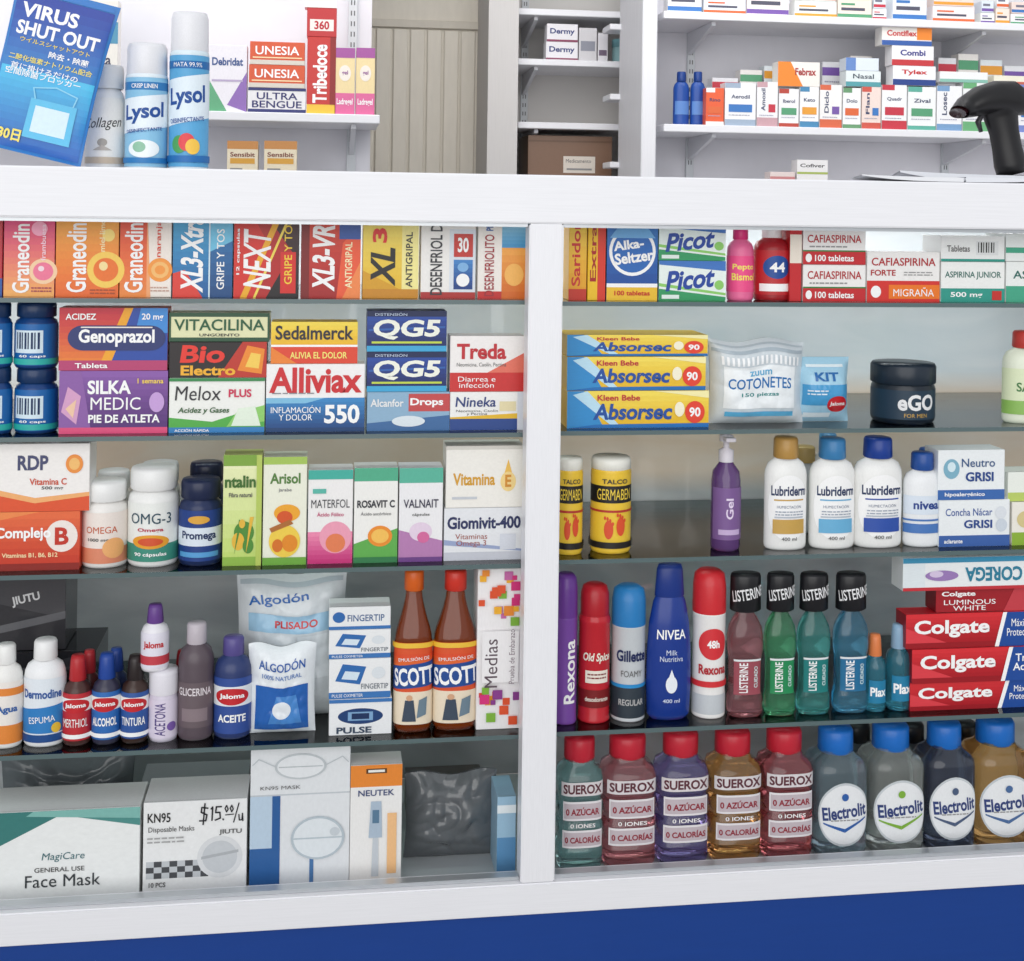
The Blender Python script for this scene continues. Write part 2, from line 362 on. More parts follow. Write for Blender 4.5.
carton('medicine_carton','black and red flu carton with yellow stripe',234,299,v,L1,'23191c',[*GR(0,0,1,1,'140e12','4a1a20',8),G([(0,0),(.5,0),(.9,.5),(.4,1),(0,1)],'b81c1c'),G([(0,0),(.3,0),(.6,.5),(.2,1),(0,1)],'d92a22'),G([(.1,0),(.2,0),(.75,.9),(.65,.9)],'f2b01e'),G([(.3,0),(.34,0),(.82,.8),(.78,.8)],'f7dc5a'),R(.72,.05,.96,.5,'d9241f'),T('NEXT',.36,.42,.66,.42,W_,90,.04,.25),T('GRIPE Y TOS',.84,.5,.7,.12,'f7d23a',90,.01),T('12 capsulas',.07,.5,.5,.06,W_,90)],grp=g)
carton('medicine_carton','red cold remedy carton with white vertical letters',301,361,v,L1,'cf2a22',[*GR(0,0,1,1,'a81a1c','ea4a30',12),R(0,0,.14,1,'7e1214'),G([(.6,0),(1,0),(1,.8),(.7,.6)],'ef5a34'),G([(.7,.0),(1,0),(1,.4)],'f58a4a'),R(.64,.64,1,.8,'2a55a5'),T('XL3-VR',.38,.43,.72,.38,W_,90,.04,.25),T('ANTIGRIPAL',.8,.36,.5,.12,'fff2c4',90)],grp=g)
carton('medicine_carton','yellow cold remedy carton with black letters',363,419,v,L1,'f0d13a',[*GR(0,0,1,1,'e8b828','f9ea78',12),R(.7,0,1,1,'f7ec9a'),R(0,0,1,.1,'cc8a1a'),G([(0,.1),(.66,.1),(0,.3)],'d9a01e'),T('XL',.36,.34,.42,.44,'1c1c1c',90,.05,.25),T('3',.3,.68,.16,.26,'d22',90,.04),T('ANTIGRIPAL',.83,.42,.6,.12,'333',90)],grp=g)
carton('medicine_carton','white decongestant carton with dark vertical lettering',421,476,v,L1,'f3f1ee',[R(.52,0,1,.75,'dfe6ef'),*GR(.6,.1,.95,.42,'123f86','3f86cc',6),R(.6,.45,.95,.7,'c8352f'),R(0,0,1,.07,'b02a2a'),E(.77,.2,.12,.07,W_),E(.77,.34,.1,.05,'7fb4e4'),T('DESENFRIOL D',.28,.42,.76,.22,'33343a',90,.03),T('30',.77,.58,.2,.16,W_,0,.03)],grp=g)
carton('medicine_carton','white and orange children cold syrup carton',478,526,v,L1,'f4efe9',[*GR(.5,0,1,.55,'d86a1c','f4a84a',6),*GR(.5,.55,1,.84,'3f96cc','9ed4ee',6),R(0,0,.5,.08,'c62828'),E(.76,.26,.2,.12,'f6b95e'),T('DESENFRIOLITO',.24,.36,.66,.2,'a02330',90,.03),T('PLUS',.24,.8,.14,.15,'1f5da8',90,.03)],grp=g)
carton('medicine_carton','narrow dark red cold remedy carton',-14,3,v,L1,'b92030',[R(0,0,1,.2,'1c55a0')],grp=g)
# ROW 1 RIGHT
g='remedy boxes on the upper shelf beside the post'
carton('medicine_carton','narrow yellow and red analgesic box',569,587,v,Q1,'efb71c',[*GR(0,0,1,1,'e8a018','f8d850',6),T('Saridon',.4,.5,.7,.5,'c22',90),R(0,0,1,.12,'c8321e')],grp=g)
carton('medicine_carton','narrow yellow analgesic box with red strip',588,606,v,Q1,'f2c21e',[R(.55,0,1,1,'d93622'),T('Extra',.3,.5,.6,.35,'a11',90),R(0,.9,1,1,'c22a1e')],grp=g)
carton('antacid_box','blue effervescent tablet box with white round emblem',607,658,v,Q1,'1e5ea9',[*GR(0,.18,1,1,'1850a0','3a8ad4',8),R(0,0,1,.14,'f0c22e'),R(0,.14,1,.18,W_),E(.5,.52,.46,.26,'fff'),E(.5,.52,.4,.225,'2468b8'),G([(.05,.66),(.3,.84),(.7,.84),(.95,.66)],'6fb0e4'),T('Alka-',.42,.59,.6,.1,W_,8,.04),T('Seltzer',.53,.46,.76,.12,W_,8,.04),T('100 tabletas',.5,.08,.7,.05,'c22')],grp=g)
pic=[G([(0,0),(1,0),(1,.2),(0,.45)],'2f9c61'),G([(0,.85),(1,.5),(1,1),(0,1)],'3f77c4'),G([(0,.3),(1,.1),(1,.75),(0,.9)],'eef8f4'),G([(0,.36),(1,.14),(1,.2),(0,.44)],'8fd06a'),E(.9,.4,.07,.12,'8fd06a'),T('Picot',.46,.54,.76,.5,'1d45a0',6,.05,.3),R(.04,.05,.3,.15,'e8f4ee')]
z=carton('antacid_box','white and green effervescent powder box',659,726,261,Q1,'a9ddd6',pic,grp=g)
carton('antacid_box','white and green effervescent powder box stacked on another',659,726,224,z,'a9ddd6',pic,grp=g)
bottle('antacid_bottle','pink stomach medicine bottle with pink cap','lotion',727,753,226,Q1,'ef6fa0','e2307c',(.12,.6),[R(-.2,0,1.2,1,'f4508e'),T('Pepto',.5,.68,.7,.2,'ffec6a'),T('Bismol',.5,.42,.74,.2,'ffec6a')],grp=g)
bottle('syrup_bottle','dark red cough syrup bottle with blue round label','lotion',754,789,224,Q1,'a41f28','f2f2f2',(.08,.66),[R(-.2,0,1.2,1,'c22a30'),E(.5,.62,.32,.26,'1d4d9c'),T('44',.5,.62,.34,.22,W_,0,.04),R(.1,.08,.9,.25,W_)],grp=g)
carton('medicine_carton','narrow red remedy box on shelf',790,802,v,Q1,'c8242a',[R(0,.4,1,.7,'f0e6d8')],grp=g)
g='white and red aspirin boxes'
def cafi(lab,u0,u1,vt,z0,low,bc='c8262e',extra=''):
    return carton('aspirin_box',lab,u0,u1,vt,z0,'f4f2f0',[R(0,0,1,.36,bc),R(0,.36,1,.4,'2f7d3c'),T('CAFIASPIRINA' if not extra else extra,.5,.72,.86,.22,'b3202a',0,.04),T(low,.5,.18,.62,.18,W_,0,.02),E(.09,.18,.05,.12,W_),FP(.1,.48,.7,1,'999999',.1)],dp=.07,grp=g)
z=cafi('white and red caffeine aspirin box with green line',803,866,265,Q1,'100 tabletas')
cafi('white and red caffeine aspirin box stacked on another',803,866,229,z,'100 tabletas')
carton('aspirin_box','white and red migraine aspirin box with orange band',867,940,252,Q1,'f4f2f0',[R(0,0,1,.42,'d8322c'),R(.3,.06,1,.34,'ef7a22'),T('CAFIASPIRINA',.5,.8,.88,.16,'b3202a',0,.03),T('FORTE',.22,.58,.34,.12,'b3202a'),T('MIGRAÑA',.64,.2,.56,.18,W_,0,.03),E(.12,.2,.07,.12,W_),FP(.5,.58,.9,2,'999999',.05)],dp=.07,grp=g)
z=carton('aspirin_box','white and teal junior aspirin box',941,1005,262,Q1,'f3f4f2',[R(0,0,1,.34,'2f9a8a'),T('ASPIRINA JUNIOR',.5,.66,.88,.2,'2a6b62',0,.03),T('500 mg',.4,.17,.5,.16,W_),R(.8,.05,.95,.28,'c8322c')],dp=.07,grp=g)
carton('aspirin_box','white box with barcode stacked on teal box',941,1005,236,z,'f1f2f1',[R(.55,.25,.9,.8,'e4e6e6'),('layer',[R(.58+i*.04,.35,.595+i*.04+.008*(i%2),.75,'333') for i in range(7)]),R(0,0,1,.1,'2f9a8a'),T('Tabletas',.27,.5,.36,.25,'777')],dp=.07,grp=g)
z=carton('aspirin_box','white and green junior aspirin box next to barcode box',1006,1075,262,Q1,'f0f3f1',[R(0,0,1,.4,'45a888'),T('ASPIRINA',.5,.68,.8,.2,'2a6b62')],dp=.07,grp=g)
carton('aspirin_box','white carton with green band stacked beside barcode box',1006,1075,234,z,'eef2f0',[R(0,.3,1,.5,'45a888')],dp=.07,grp=g)

# ================= ROW 2 LEFT
g='stacked blue vitamin jars'
for a,b in((-16,12),(15,58)):
    art=[R(-.4,0,1.4,1,'1464ac'),R(.12,.3,.7,.85,'d9ebf5'),('layer',[R(.18+.06*i,.4,.205+.06*i+.015*(i%2),.8,'16305a') for i in range(8)]),R(-.4,.02,1.4,.16,'2bb0a8'),T('60 caps',.5,.22,.5,.08,W_)]
    z=bottle('vitamin_jar','dark blue jar with barcode label and teal band','pill',a,b,367,L2,'123f7c','16345f',(.05,.68),art,grp=g)
    bottle('vitamin_jar','dark blue jar with barcode label stacked on another jar','pill',a,b,302,z,'123f7c','16345f',(.05,.68),art,grp=g)
g='assorted remedy cartons on the second shelf'
z=carton('foot_cream_box','purple athlete foot cream box with white lettering',59,168,371,L2,'6d3b86',[*GR(0,0,1,1,'4e2470','8a58aa',10),G([(0,0),(.3,0),(.2,1),(0,1)],'8b5aa6'),R(0,0,1,.1,'e04a7c'),G([(.02,.35),(.16,.15),(.2,.6),(.08,.75)],'d8a0c8'),G([(.06,.4),(.13,.25),(.16,.55)],'f2c8a8'),T('SILKA',.46,.74,.4,.22,W_,0,.04),T('MEDIC',.52,.48,.46,.2,W_,0,.04),T('PIE DE ATLETA',.6,.24,.66,.13,W_,0,.03),T('1 semana',.84,.84,.24,.08,'f8d35a'),E(.9,.5,.07,.16,'c8a0dc')],grp=g)
carton('antacid_box','orange and navy heartburn capsule box with white lettering',59,168,308,z,'e9542b',[*GR(0,0,1,1,'f08a2c','c8283c',10),G([(.4,0),(1,0),(1,1),(.66,1)],'2048a4'),G([(.6,1),(.68,1),(.45,0),(.35,0)],'f2a71f'),R(0,0,1,.16,'b83a6e'),G([(.7,.6),(1,.6),(1,1),(.75,1)],'3a8cd8'),E(.22,.52,.14,.2,'22306e'),E(.84,.52,.14,.2,'22306e'),R(.22,.32,.84,.72,'22306e'),R(.2,.68,.86,.7,'f2e8e0'),T('Genoprazol',.53,.52,.7,.28,W_,0,.03),T('ACIDEZ',.2,.86,.28,.1,W_),T('20 mg',.86,.85,.2,.13,W_),T('Tableta',.3,.08,.3,.08,W_)],grp=g,yf=.076)
z=carton('antacid_box','white and green antacid box with black lettering',169,265,378,L2,'f3f4ef',[G([(0,0),(1,0),(1,.5),(.45,.2),(0,.28)],'4fae46'),G([(.6,.1),(1,.2),(1,.5),(.7,.36)],'8fd06a'),R(0,0,1,.1,'2b7fc0'),G([(.65,.12),(.96,.12),(.9,.48),(.72,.44)],'e7f4e2'),T('Melox',.3,.72,.48,.26,'26262c',0,.05,.1),T('PLUS',.74,.72,.24,.15,'d02a54',0,.03),T('Acidez y Gases',.36,.4,.54,.13,'2b5d2c',0,.02,.2),T('ACCIÓN RÁPIDA',.24,.05,.36,.06,W_),R(0,.94,1,1,'2f8a4a')],grp=g)
z=carton('remedy_box','black electrolyte box with red and yellow lettering',169,267,342,z,'20171a',[G([(.5,0),(1,0),(1,1),(.75,1)],'c03020'),G([(.7,.2),(.95,.1),(.98,.8),(.8,.9)],'f08c28'),G([(.78,.3),(.92,.25),(.94,.65),(.84,.7)],'f8cf58'),T('Bio',.34,.66,.46,.5,'e93326',0,.06,.1),T('Electro',.4,.2,.56,.28,'f4b32a',0,.04)],grp=g)
carton('ointment_box','dark green and cream ointment box with green lettering',169,270,313,z,'e6e6b8',[R(0,.86,1,1,'1f4f33'),R(0,0,1,.14,'1f4f33'),R(0,0,.02,1,'1f4f33'),R(.98,0,1,1,'1f4f33'),T('VITACILINA',.5,.58,.9,.4,'1d5a36',0,.04),T('UNGÜENTO',.5,.24,.4,.12,'333')],grp=g)
z=carton('painkiller_box','white and blue painkiller box with red lettering',266,365,364,L2,'f6f4f4',[*GR(0,0,1,.5,'0f4280','3488c8',8),G([(0,.5),(.6,.5),(.4,.42),(0,.42)],'7fc0e2'),T('Alliviax',.5,.76,.94,.38,'d0232d',0,.05),T('INFLAMACIÓN\nY DOLOR',.3,.28,.5,.22,W_,0,.03),T('550',.77,.26,.36,.28,W_,0,.05),R(0,0,1,.06,'0e3d70'),FP(.06,.56,.5,1,'8a8a90',.04)],grp=g)
carton('painkiller_box','yellow pain relief box with dark lettering',271,358,322,z,'f3c927',[*GR(0,.4,1,1,'f0b820','f8dc50',7),R(0,0,1,.4,'e2442b'),R(0,.4,1,.45,W_),G([(0,0),(.3,0),(0,.4)],'f0842c'),T('Sedalmerck',.5,.74,.9,.34,'282430',0,.02),T('ALIVIA EL DOLOR',.55,.2,.66,.16,'fbe77a')],grp=g)
z=carton('medicine_carton','grey blue and red lozenge box',367,450,392,L2,'8fb3cf',[G([(0,0),(1,0),(1,.4),(0,.2)],'3b6aa0'),R(.5,.5,1,.95,'c7484a'),T('Drops',.72,.72,.4,.24,W_,0,.03),T('Alcanfor',.24,.72,.4,.2,'eee'),E(.5,.25,.2,.14,'dfe9f0')],grp=g)
qa=[*GR(0,.14,1,.86,'0e2464','2048a0',7),R(0,0,1,.14,'3aa7d8'),R(0,.86,1,1,'0c2050'),G([(.02,.5),(.98,.58),(.98,.63),(.02,.55)],'2b5fb0'),T('QG5',.5,.54,.84,.5,'f4f6ea',0,.06,.1),R(.06,.2,.94,.25,'c7d94c'),T('DISTENSIÓN',.3,.92,.4,.08,'c8d8f0',0,0)]
z=carton('digestive_remedy_box','navy box with large white letters and lime stripe',367,447,352,z,'14307a',qa,grp='navy digestive remedy boxes')
carton('digestive_remedy_box','navy box with large white letters stacked on another',367,447,311,z,'14307a',qa,grp='navy digestive remedy boxes')
z=carton('medicine_carton','white and navy suspension box with yellow stripe',450,525,392,L2,'f4f4f2',[R(0,0,1,.3,'24468c'),G([(0,.3),(1,.3),(1,.45),(0,.34)],'e9bb2c'),R(.9,0,1,1,'d8dde6'),T('Nineka',.34,.74,.54,.26,'2b3f7c',0,.03,.1),T('Neomicina, Caolín\ny Pectina',.36,.46,.56,.16,'444',0,.0),R(.66,.5,.88,.75,'e8dcb0')],grp=g)
carton('medicine_carton','white and red tablet box with red lettering',450,525,336,z,'f5f1ef',[R(0,0,1,.34,'cf3030'),G([(.5,.34),(1,.34),(1,.7)],'e87460'),T('Treda',.42,.72,.66,.28,'c32430',0,.04),T('Neomicina, Caolín, Pectina',.42,.48,.66,.08,'555',0,0),T('Diarrea e\ninfección',.36,.17,.5,.2,W_,0,0)],grp=g)

# ================= ROW 2 RIGHT
g='yellow sanitary pad boxes'
def absq(t):return[*GR(0,0,1,1,'eab81e','f8de5a',7),G([(0,0),(.26,0),(.12,1),(0,1)],'2f8fd0'),G([(.0,.0),(1,0),(1,.12),(.2,.1)],'1c6fb8'),G([(.04,.9),(.3,.1),(.36,.1),(.14,1)],'bfe3f5'),G([(.6,1),(1,1),(1,.8)],'faf0b0'),T('Absorsec',.46,.44,.56,.44,'1d4fa0',0,.05,.15),E(.9,.42,.07,.3,'e8432e'),T('90',.9,.42,.08,.26,W_,0,.03),T('Kleen Bebe',.36,.82,.3,.16,'c22a3a',0,.02),E(.79,.5,.035,.2,'fbf4d8')]
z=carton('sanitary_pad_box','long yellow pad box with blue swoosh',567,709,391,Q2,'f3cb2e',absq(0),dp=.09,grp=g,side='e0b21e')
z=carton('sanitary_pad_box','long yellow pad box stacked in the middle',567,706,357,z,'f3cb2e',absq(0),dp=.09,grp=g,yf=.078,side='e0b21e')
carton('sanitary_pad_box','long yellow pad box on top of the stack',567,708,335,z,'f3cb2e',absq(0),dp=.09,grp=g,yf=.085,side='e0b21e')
pouch('cotton_swab_bag','clear white bag of cotton swabs with blue lettering',707,803,340,Q2,'d3dce2',[R(.02,.86,.98,.9,'aebcc6'),R(.02,.94,.98,.96,'b8c4cc'),R(.12,.2,.88,.7,'eef3f6'),T('COTONETES',.5,.5,.68,.13,'1d6fb4',0,.03),T('150 piezas',.5,.36,.4,.06,'2c8a8a'),T('zuum',.5,.62,.24,.06,'58a7d0'),R(.14,.1,.86,.16,'5fb2dc'),('layer',[R(.1+.05*i,.72,.125+.05*i,.82,'f6f8fa') for i in range(17)])],yc=.115,tk=.05,wr=.0014,rough=.15)
pouch('cotton_ball_bag','light blue and white rounded cotton pack with red emblem',793,848,357,Q2,'a9d4ea',[R(.08,.28,.92,.6,'4a9ed2'),T('KIT',.5,.72,.44,.13,'2a6cae',0,.04),E(.7,.3,.2,.13,'c8262e'),T('Jaloma',.7,.3,.3,.08,W_),R(.16,.86,.84,.9,'e6f2f8'),R(.12,.08,.6,.16,'e6f2f8'),FP(.14,.5,.5,2,'e6f2f8',.05)],yc=.125,tk=.065,wr=.0009,pw=2,rough=.15)
bottle('hair_gel_jar','wide black hair gel jar with dark lid','jar',873,932,362,Q2,'15202c','1b2836',(.06,.6),[R(-.3,.05,1.3,.95,'1a3448'),T('eGO',.52,.58,.5,.5,'e8e8ea',0,.05),T('FOR MEN',.5,.18,.3,.12,'c9a24a')],ysc=1,cat='jar')
bottle('shampoo_bottle','white and green bottle with red cap','lotion',1003,1050,331,Q2,'e6ecd8','c8423c',(.1,.6),[R(-.2,0,1.2,1,'dfe9c4'),R(-.2,0,1.2,.3,'8dbb5c'),T('SAVILE',.5,.6,.6,.2,'3c7a3c')],ysc=.65)
bottle('shampoo_bottle','pale green bottle with green cap','lotion',1052,1092,345,Q2,'dfe8d0','7fae4e',(.1,.6),[R(-.2,0,1.2,1,'b8d48c')],ysc=.65)

# ================= ROW 3 LEFT
g='vitamin supplement cartons'
z=carton('vitamin_carton','orange red vitamin complex box with white lettering',-20,80,512,L3,'d8472a',[*GR(0,0,1,1,'c8341e','e86a3c',8),G([(0,.8),(.6,1),(0,1)],'f0894a'),R(0,0,1,.12,'8e2016'),E(.82,.58,.16,.27,'f4e9e2'),T('Complejo',.43,.62,.56,.24,W_,0,.03),T('B',.82,.58,.14,.3,'c6301c',0,.05),T('Vitaminas B1, B6, B12',.5,.26,.56,.09,'ffe0b0')],grp=g,dp=.06)
carton('vitamin_carton','white orange capsule box with red wave',-20,90,444,z,'f5f1ee',[G([(0,0),(1,0),(1,.22),(.5,.12),(0,.3)],'e2542a'),G([(0,.3),(.5,.12),(1,.22),(1,.28),(.5,.2),(0,.38)],'f4b070'),T('RDP',.48,.72,.28,.22,'44486e',0,.04),T('Vitamina C',.62,.44,.34,.1,'d04a28'),T('500 mg',.66,.34,.2,.06,'555'),E(.86,.7,.08,.14,'f0923c'),E(.86,.7,.05,.09,'f8c070')],grp=g,dp=.06)
g='supplement bottles'
bottle('supplement_bottle','white pill bottle with white cap behind others','pill',96,131,470,L3,'eceae6','f2f2f2',(.1,.65),[R(-.4,0,1.4,1,'ece4de')],yf=.16,grp=g)
bottle('supplement_bottle','white pill bottle behind front row','pill',140,180,462,L3,'eceae6','e8e8ea',None,(),yf=.17,grp=g)
bottle('supplement_bottle','dark blue supplement bottle in second row','pill',188,224,462,L3,'1c2c50','1c2340',None,(),yf=.165,grp=g)
bottle('supplement_bottle','white omega capsule bottle with pink orange label','pill',82,128,480,L3,'efece8','f3f3f2',(.06,.66),[R(-.4,0,1.4,1,'f1e6de'),R(-.4,0,1.4,.3,'e08a6a'),T('OMEGA',.5,.66,.56,.13,'c85a2c',0,.04),T('1000 mg',.44,.46,.36,.08,'555'),E(.72,.3,.2,.2,'f0b070')],grp=g)
bottle('supplement_bottle','white fish oil bottle with green and teal label','pill',128,179,466,L3,'f0f0ee','f3f3f2',(.06,.66),[R(-.4,0,1.4,1,'eef0ec'),R(-.4,.0,1.4,.3,'3d8f7c'),E(.5,.34,.3,.12,'e8a02c'),E(.5,.34,.2,.07,'d8542c'),T('OMG-3',.5,.74,.66,.18,'25495a',0,.05),T('Omega',.5,.54,.4,.08,'b24'),T('90 cápsulas',.5,.12,.5,.08,W_)],grp=g)
bottle('supplement_bottle','dark blue omega supplement bottle with light label','pill',179,222,478,L3,'1d2c56','1d2748',(.06,.66),[R(-.4,0,1.4,1,'1f3f86'),R(-.05,.3,1.05,.66,'dfe9f4'),T('Promega',.5,.49,.68,.2,'18305f',0,.04),R(.1,.08,.9,.18,'58a0d8'),E(.5,.82,.2,.08,'e0a840')],grp=g)
g='herbal supplement cartons'
def plant(c1,c2):return[E(.55,.3,.26,.1,c1),E(.4,.22,.16,.08,c2),E(.66,.18,.14,.07,c1),G([(.3,.1),(.5,.4),(.42,.42)],c1),G([(.6,.1),(.8,.44),(.7,.44)],c2),E(.5,.38,.08,.04,c2)]
carton('herbal_carton','pale green herbal supplement carton',223,262,455,L3,'d9e08a',[*GR(0,0,1,1,'c4dc74','eff2c0',8),R(0,.9,1,1,'7fa83c'),R(0,0,1,.08,'8fb848')]+plant('4d8c34','e8b83c')+[T('ntalin',.44,.76,.8,.11,'3a6a22',0,.04),T('Fibra natural',.45,.64,.6,.04,'555'),R(.86,0,1,1,'b8cc60')],grp=g)
carton('herbal_carton','white and green carton with honey picture',263,307,457,L3,'eff0de',[R(0,.93,1,1,'a8c85a'),T('Arisol',.5,.8,.7,.1,'54803a',0,.03),T('jarabe',.5,.69,.3,.04,'888'),E(.55,.48,.3,.08,'f0a828'),E(.5,.44,.18,.06,'d8541e'),E(.5,.22,.36,.15,'f2cf4a'),G([(.2,.3),(.7,.38),(.62,.42),(.15,.34)],'b06a2c'),E(.62,.2,.18,.08,'e58a1e'),E(.34,.18,.12,.06,'d8721e'),R(0,0,1,.07,'6ca83c')],grp=g)
carton('vitamin_carton','white and magenta folic acid carton',308,353,470,L3,'f3f1f0',[*GR(0,0,1,.34,'c83078','f08ab0',7),E(.62,.28,.36,.17,'f0a0b8'),E(.62,.22,.22,.1,'e77f52'),R(0,.9,1,1,'3fb0a0'),T('MATERFOL',.5,.64,.86,.09,'33343c',0,.04),T('Ácido Fólico',.5,.53,.6,.05,'c02a6a'),R(.1,.75,.4,.8,'58b8a8')],grp=g)
carton('vitamin_carton','white orange and green vitamin C carton',354,398,468,L3,'f3f2ee',[R(0,.86,1,1,'4fae8a'),G([(0,0),(1,0),(1,.36),(0,.2)],'5fae4e'),E(.6,.28,.28,.11,'ef8f2a'),E(.6,.28,.2,.075,'f8c25a'),T('ROSAVIT C',.5,.62,.86,.08,'33343c',0,.04),T('Ácido ascórbico',.5,.52,.7,.04,'777'),R(0,.0,1,.06,'2d7a48')],grp=g)
carton('vitamin_carton','white carton with mint and purple bands',399,443,468,L3,'f1f0f2',[R(0,.84,1,1,'58b59c'),G([(0,0),(1,0),(1,.22),(0,.34)],'b87fb4'),E(.5,.32,.26,.1,'e8d4e8'),E(.56,.26,.14,.06,'d86aa0'),T('VALNAIT',.5,.62,.8,.09,'38344c',0,.04),T('cápsulas',.5,.5,.4,.04,'777'),R(0,0,1,.05,'6c3f86')],grp=g)
z=carton('vitamin_carton','white multivitamin box with navy lettering',444,524,508,L3,'e9ebef',[R(0,0,1,.16,'c9ccd6'),G([(0,.3),(1,.16),(1,.2),(0,.4)],'9aa8cc'),T('Giomivit-400',.5,.72,.92,.24,'28305e',0,.04),T('Vitaminas\nOmega 3',.34,.38,.4,.26,'a04a3c',0,.0),R(.7,.2,.9,.5,'d8dce6')],grp=g,dp=.06)
carton('vitamin_carton','white vitamin E box with orange drop picture',446,524,446,z,'f4f1ea',[R(0,.94,1,1,'d8d4cc'),T('Vitamina',.36,.46,.54,.2,'d8a02a',0,.03),G([(.8,.78),(.72,.42),(.8,.3),(.88,.42)],'f0c058'),E(.8,.42,.1,.16,'f6d890'),T('E',.8,.43,.08,.2,'d8902a',0,.05),R(.08,.14,.4,.18,'c8ccd4')],grp=g,dp=.06)

# ================= ROW 3 RIGHT
g='yellow foot powder bottles'
ga=[R(-.5,0,1.5,1,'f0c83c'),R(-.5,.62,1.5,.84,'1f1c1c'),T('GERMABEN',.5,.73,.74,.14,'f6d648',0,.05),R(-.5,.5,1.5,.53,'b8352c'),E(.38,.28,.09,.12,'e0522c'),E(.62,.32,.09,.12,'e0522c'),('layer',[E(.31+.05*i,.43-.008*i*i,.022,.025,'e0522c') for i in range(4)]),('layer',[E(.55+.05*i,.47-.008*i*i,.022,.025,'e0522c') for i in range(4)]),R(-.5,.04,1.5,.12,'1f1c1c'),T('TALCO',.5,.9,.5,.06,'333')]
bottle('foot_powder_bottle','yellow talc bottle with black band and white cap','talc',556,582,457,Q3,'f0c83c','f0efe6',(.03,.85),ga,grp=g)
bottle('foot_powder_bottle','yellow talc bottle standing beside empty space','talc',591,630,456,Q3,'f0c83c','f0efe6',(.03,.85),ga,grp=g)
bottle('lotion_bottle','translucent purple pump bottle','pump',711,740,434,Q3,'6d4a86','d9d4dc',(.1,.55),[R(.0,0,1,1,'7c5a94'),T('Gel',.5,.6,.4,.2,'e8d8f0',90),R(.2,.1,.8,.2,'c8b0d8')],trans=.3)
g='white body lotion bottles'
for a,b,vt,cap,st in((764,806,437,'b98f4c','c8a050'),(809,854,438,'3b7fb4','6ab0d8'),(853,901,437,'1c3f94','2b50a8')):
    bottle('lotion_bottle','white body lotion bottle with %s cap'%({'b98f4c':'gold','3b7fb4':'light blue','1c3f94':'dark blue'}[cap]),'lotion',a,b,vt,Q3,'f0f0ee',cap,(.06,.7),[E(.5,.5,.48,.46,'fafafa'),T('Lubriderm',.5,.74,.78,.14,'25365e',0,.03),R(.18,.6,.82,.62,st),T('HUMECTACIÓN',.5,.52,.5,.05,'6a7890'),R(.16,.14,.84,.34,st),R(.2,.36,.8,.38,'b8c0cc'),FP(.22,.44,.8,2,'9aa4b4',.04),T('400 ml',.5,.07,.3,.05,'777')],ysc=.58,grp=g,rough=.2,A=2.3)
bottle('lotion_bottle','white lotion bottle with light blue cap in second row','lotion',812,842,433,Q3,'e8eaec','5f9fd0',None,(),ysc=.6,yf=.18,grp=g)
bottle('lotion_bottle','white lotion bottle behind the front row','lotion',786,822,446,Q3,'e4e6e8','c8a868',None,(),ysc=.6,yf=.185,grp=g)
bottle('lotion_bottle','short white lotion bottle with blue stripes and blue cap','lotion',903,940,452,Q3,'eef0f2','24509c',(.1,.6),[R(-.1,.5,1.1,.9,'dce6f2'),T('nivea',.5,.7,.56,.18,'1d3f8c',0,.04),R(-.1,.1,1.1,.3,'4878bc'),R(-.1,.36,1.1,.4,'4878bc')],ysc=.6)
bottle('lotion_bottle','white lotion bottle standing in second row','lotion',912,944,448,Q3,'e6e8ec','2c58a0',None,(),ysc=.6,yf=.17,grp=g)
g='white and blue soap boxes'
z=carton('soap_box','white soap box with shell picture and blue lower band',939,1010,500,Q3,'eef2f4',[R(0,0,1,.24,'3c62a8'),T('Concha Nácar',.42,.74,.66,.16,'3f5da0',0,.01),T('GRISI',.55,.48,.4,.18,'24468c',0,.03),E(.87,.72,.08,.14,'dfe4ea'),E(.88,.45,.08,.14,'cfd8e2'),T('aclarante',.2,.12,.26,.09,W_)],grp=g)
carton('soap_box','white neutral soap box with navy wave and lettering',938,1005,450,z,'eff3f5',[R(0,0,1,.2,'3b6ab0'),E(.2,.62,.12,.2,'7fb2c8'),E(.2,.66,.06,.1,'d8ecf4'),T('Neutro',.6,.74,.5,.17,'3b5a88',0,.01),T('GRISI',.62,.46,.42,.19,'24468c',0,.03),T('hipoalergénico',.4,.1,.6,.1,W_)],grp=g)
z=carton('soap_box','white beige soap box beside others',1012,1060,502,Q3,'f0ece2',[R(0,0,1,.3,'8fb43c'),E(.3,.6,.2,.2,'d8c890')],grp=g)
carton('soap_box','white green soap box on top of another',1008,1060,472,z,'eef2ea',[R(0,0,1,.3,'bccf6a')],grp=g,yf=.08)

# ================= ROW 4 LEFT
carton('mask_box','dark grey face mask box lying on a black bag',-30,66,574,L4+.118,'4b4a4e',[G([(.0,0),(1,0),(1,.4),(0,.7)],'39383c'),T('JIUTU',.58,.66,.3,.14,'d8d8da',12,.03),G([(0,.15),(1,.4),(1,.5),(0,.25)],'66666a')],yf=.17,dp=.1,cat='box',rough=.15)
carton('mask_box','large black glossy storage box supporting a mask box',-40,96,624,L4,'2b2b30',[R(0,.75,1,.8,'54545a'),G([(.5,.8),(1,.8),(1,1)],'45454b'),T('KN95',.8,.4,.2,.12,'9a9aa0')],yf=.16,dp=.12,cat='box',z1=L4+.1165,rough=.12)
g='antiseptic bottles on the fourth shelf'
bottle('antiseptic_bottle','white bottle with orange and white label','lotion',-12,23,644,L4,'f0efec','f4f4f2',(.05,.66),[R(-.3,0,1.3,1,'f2ece6'),R(-.3,.0,1.3,.3,'e88a3a'),R(-.3,.78,1.3,.9,'e88a3a'),T('Agua',.6,.55,.5,.14,'2860a8',0,.03)],ysc=.8,grp=g)
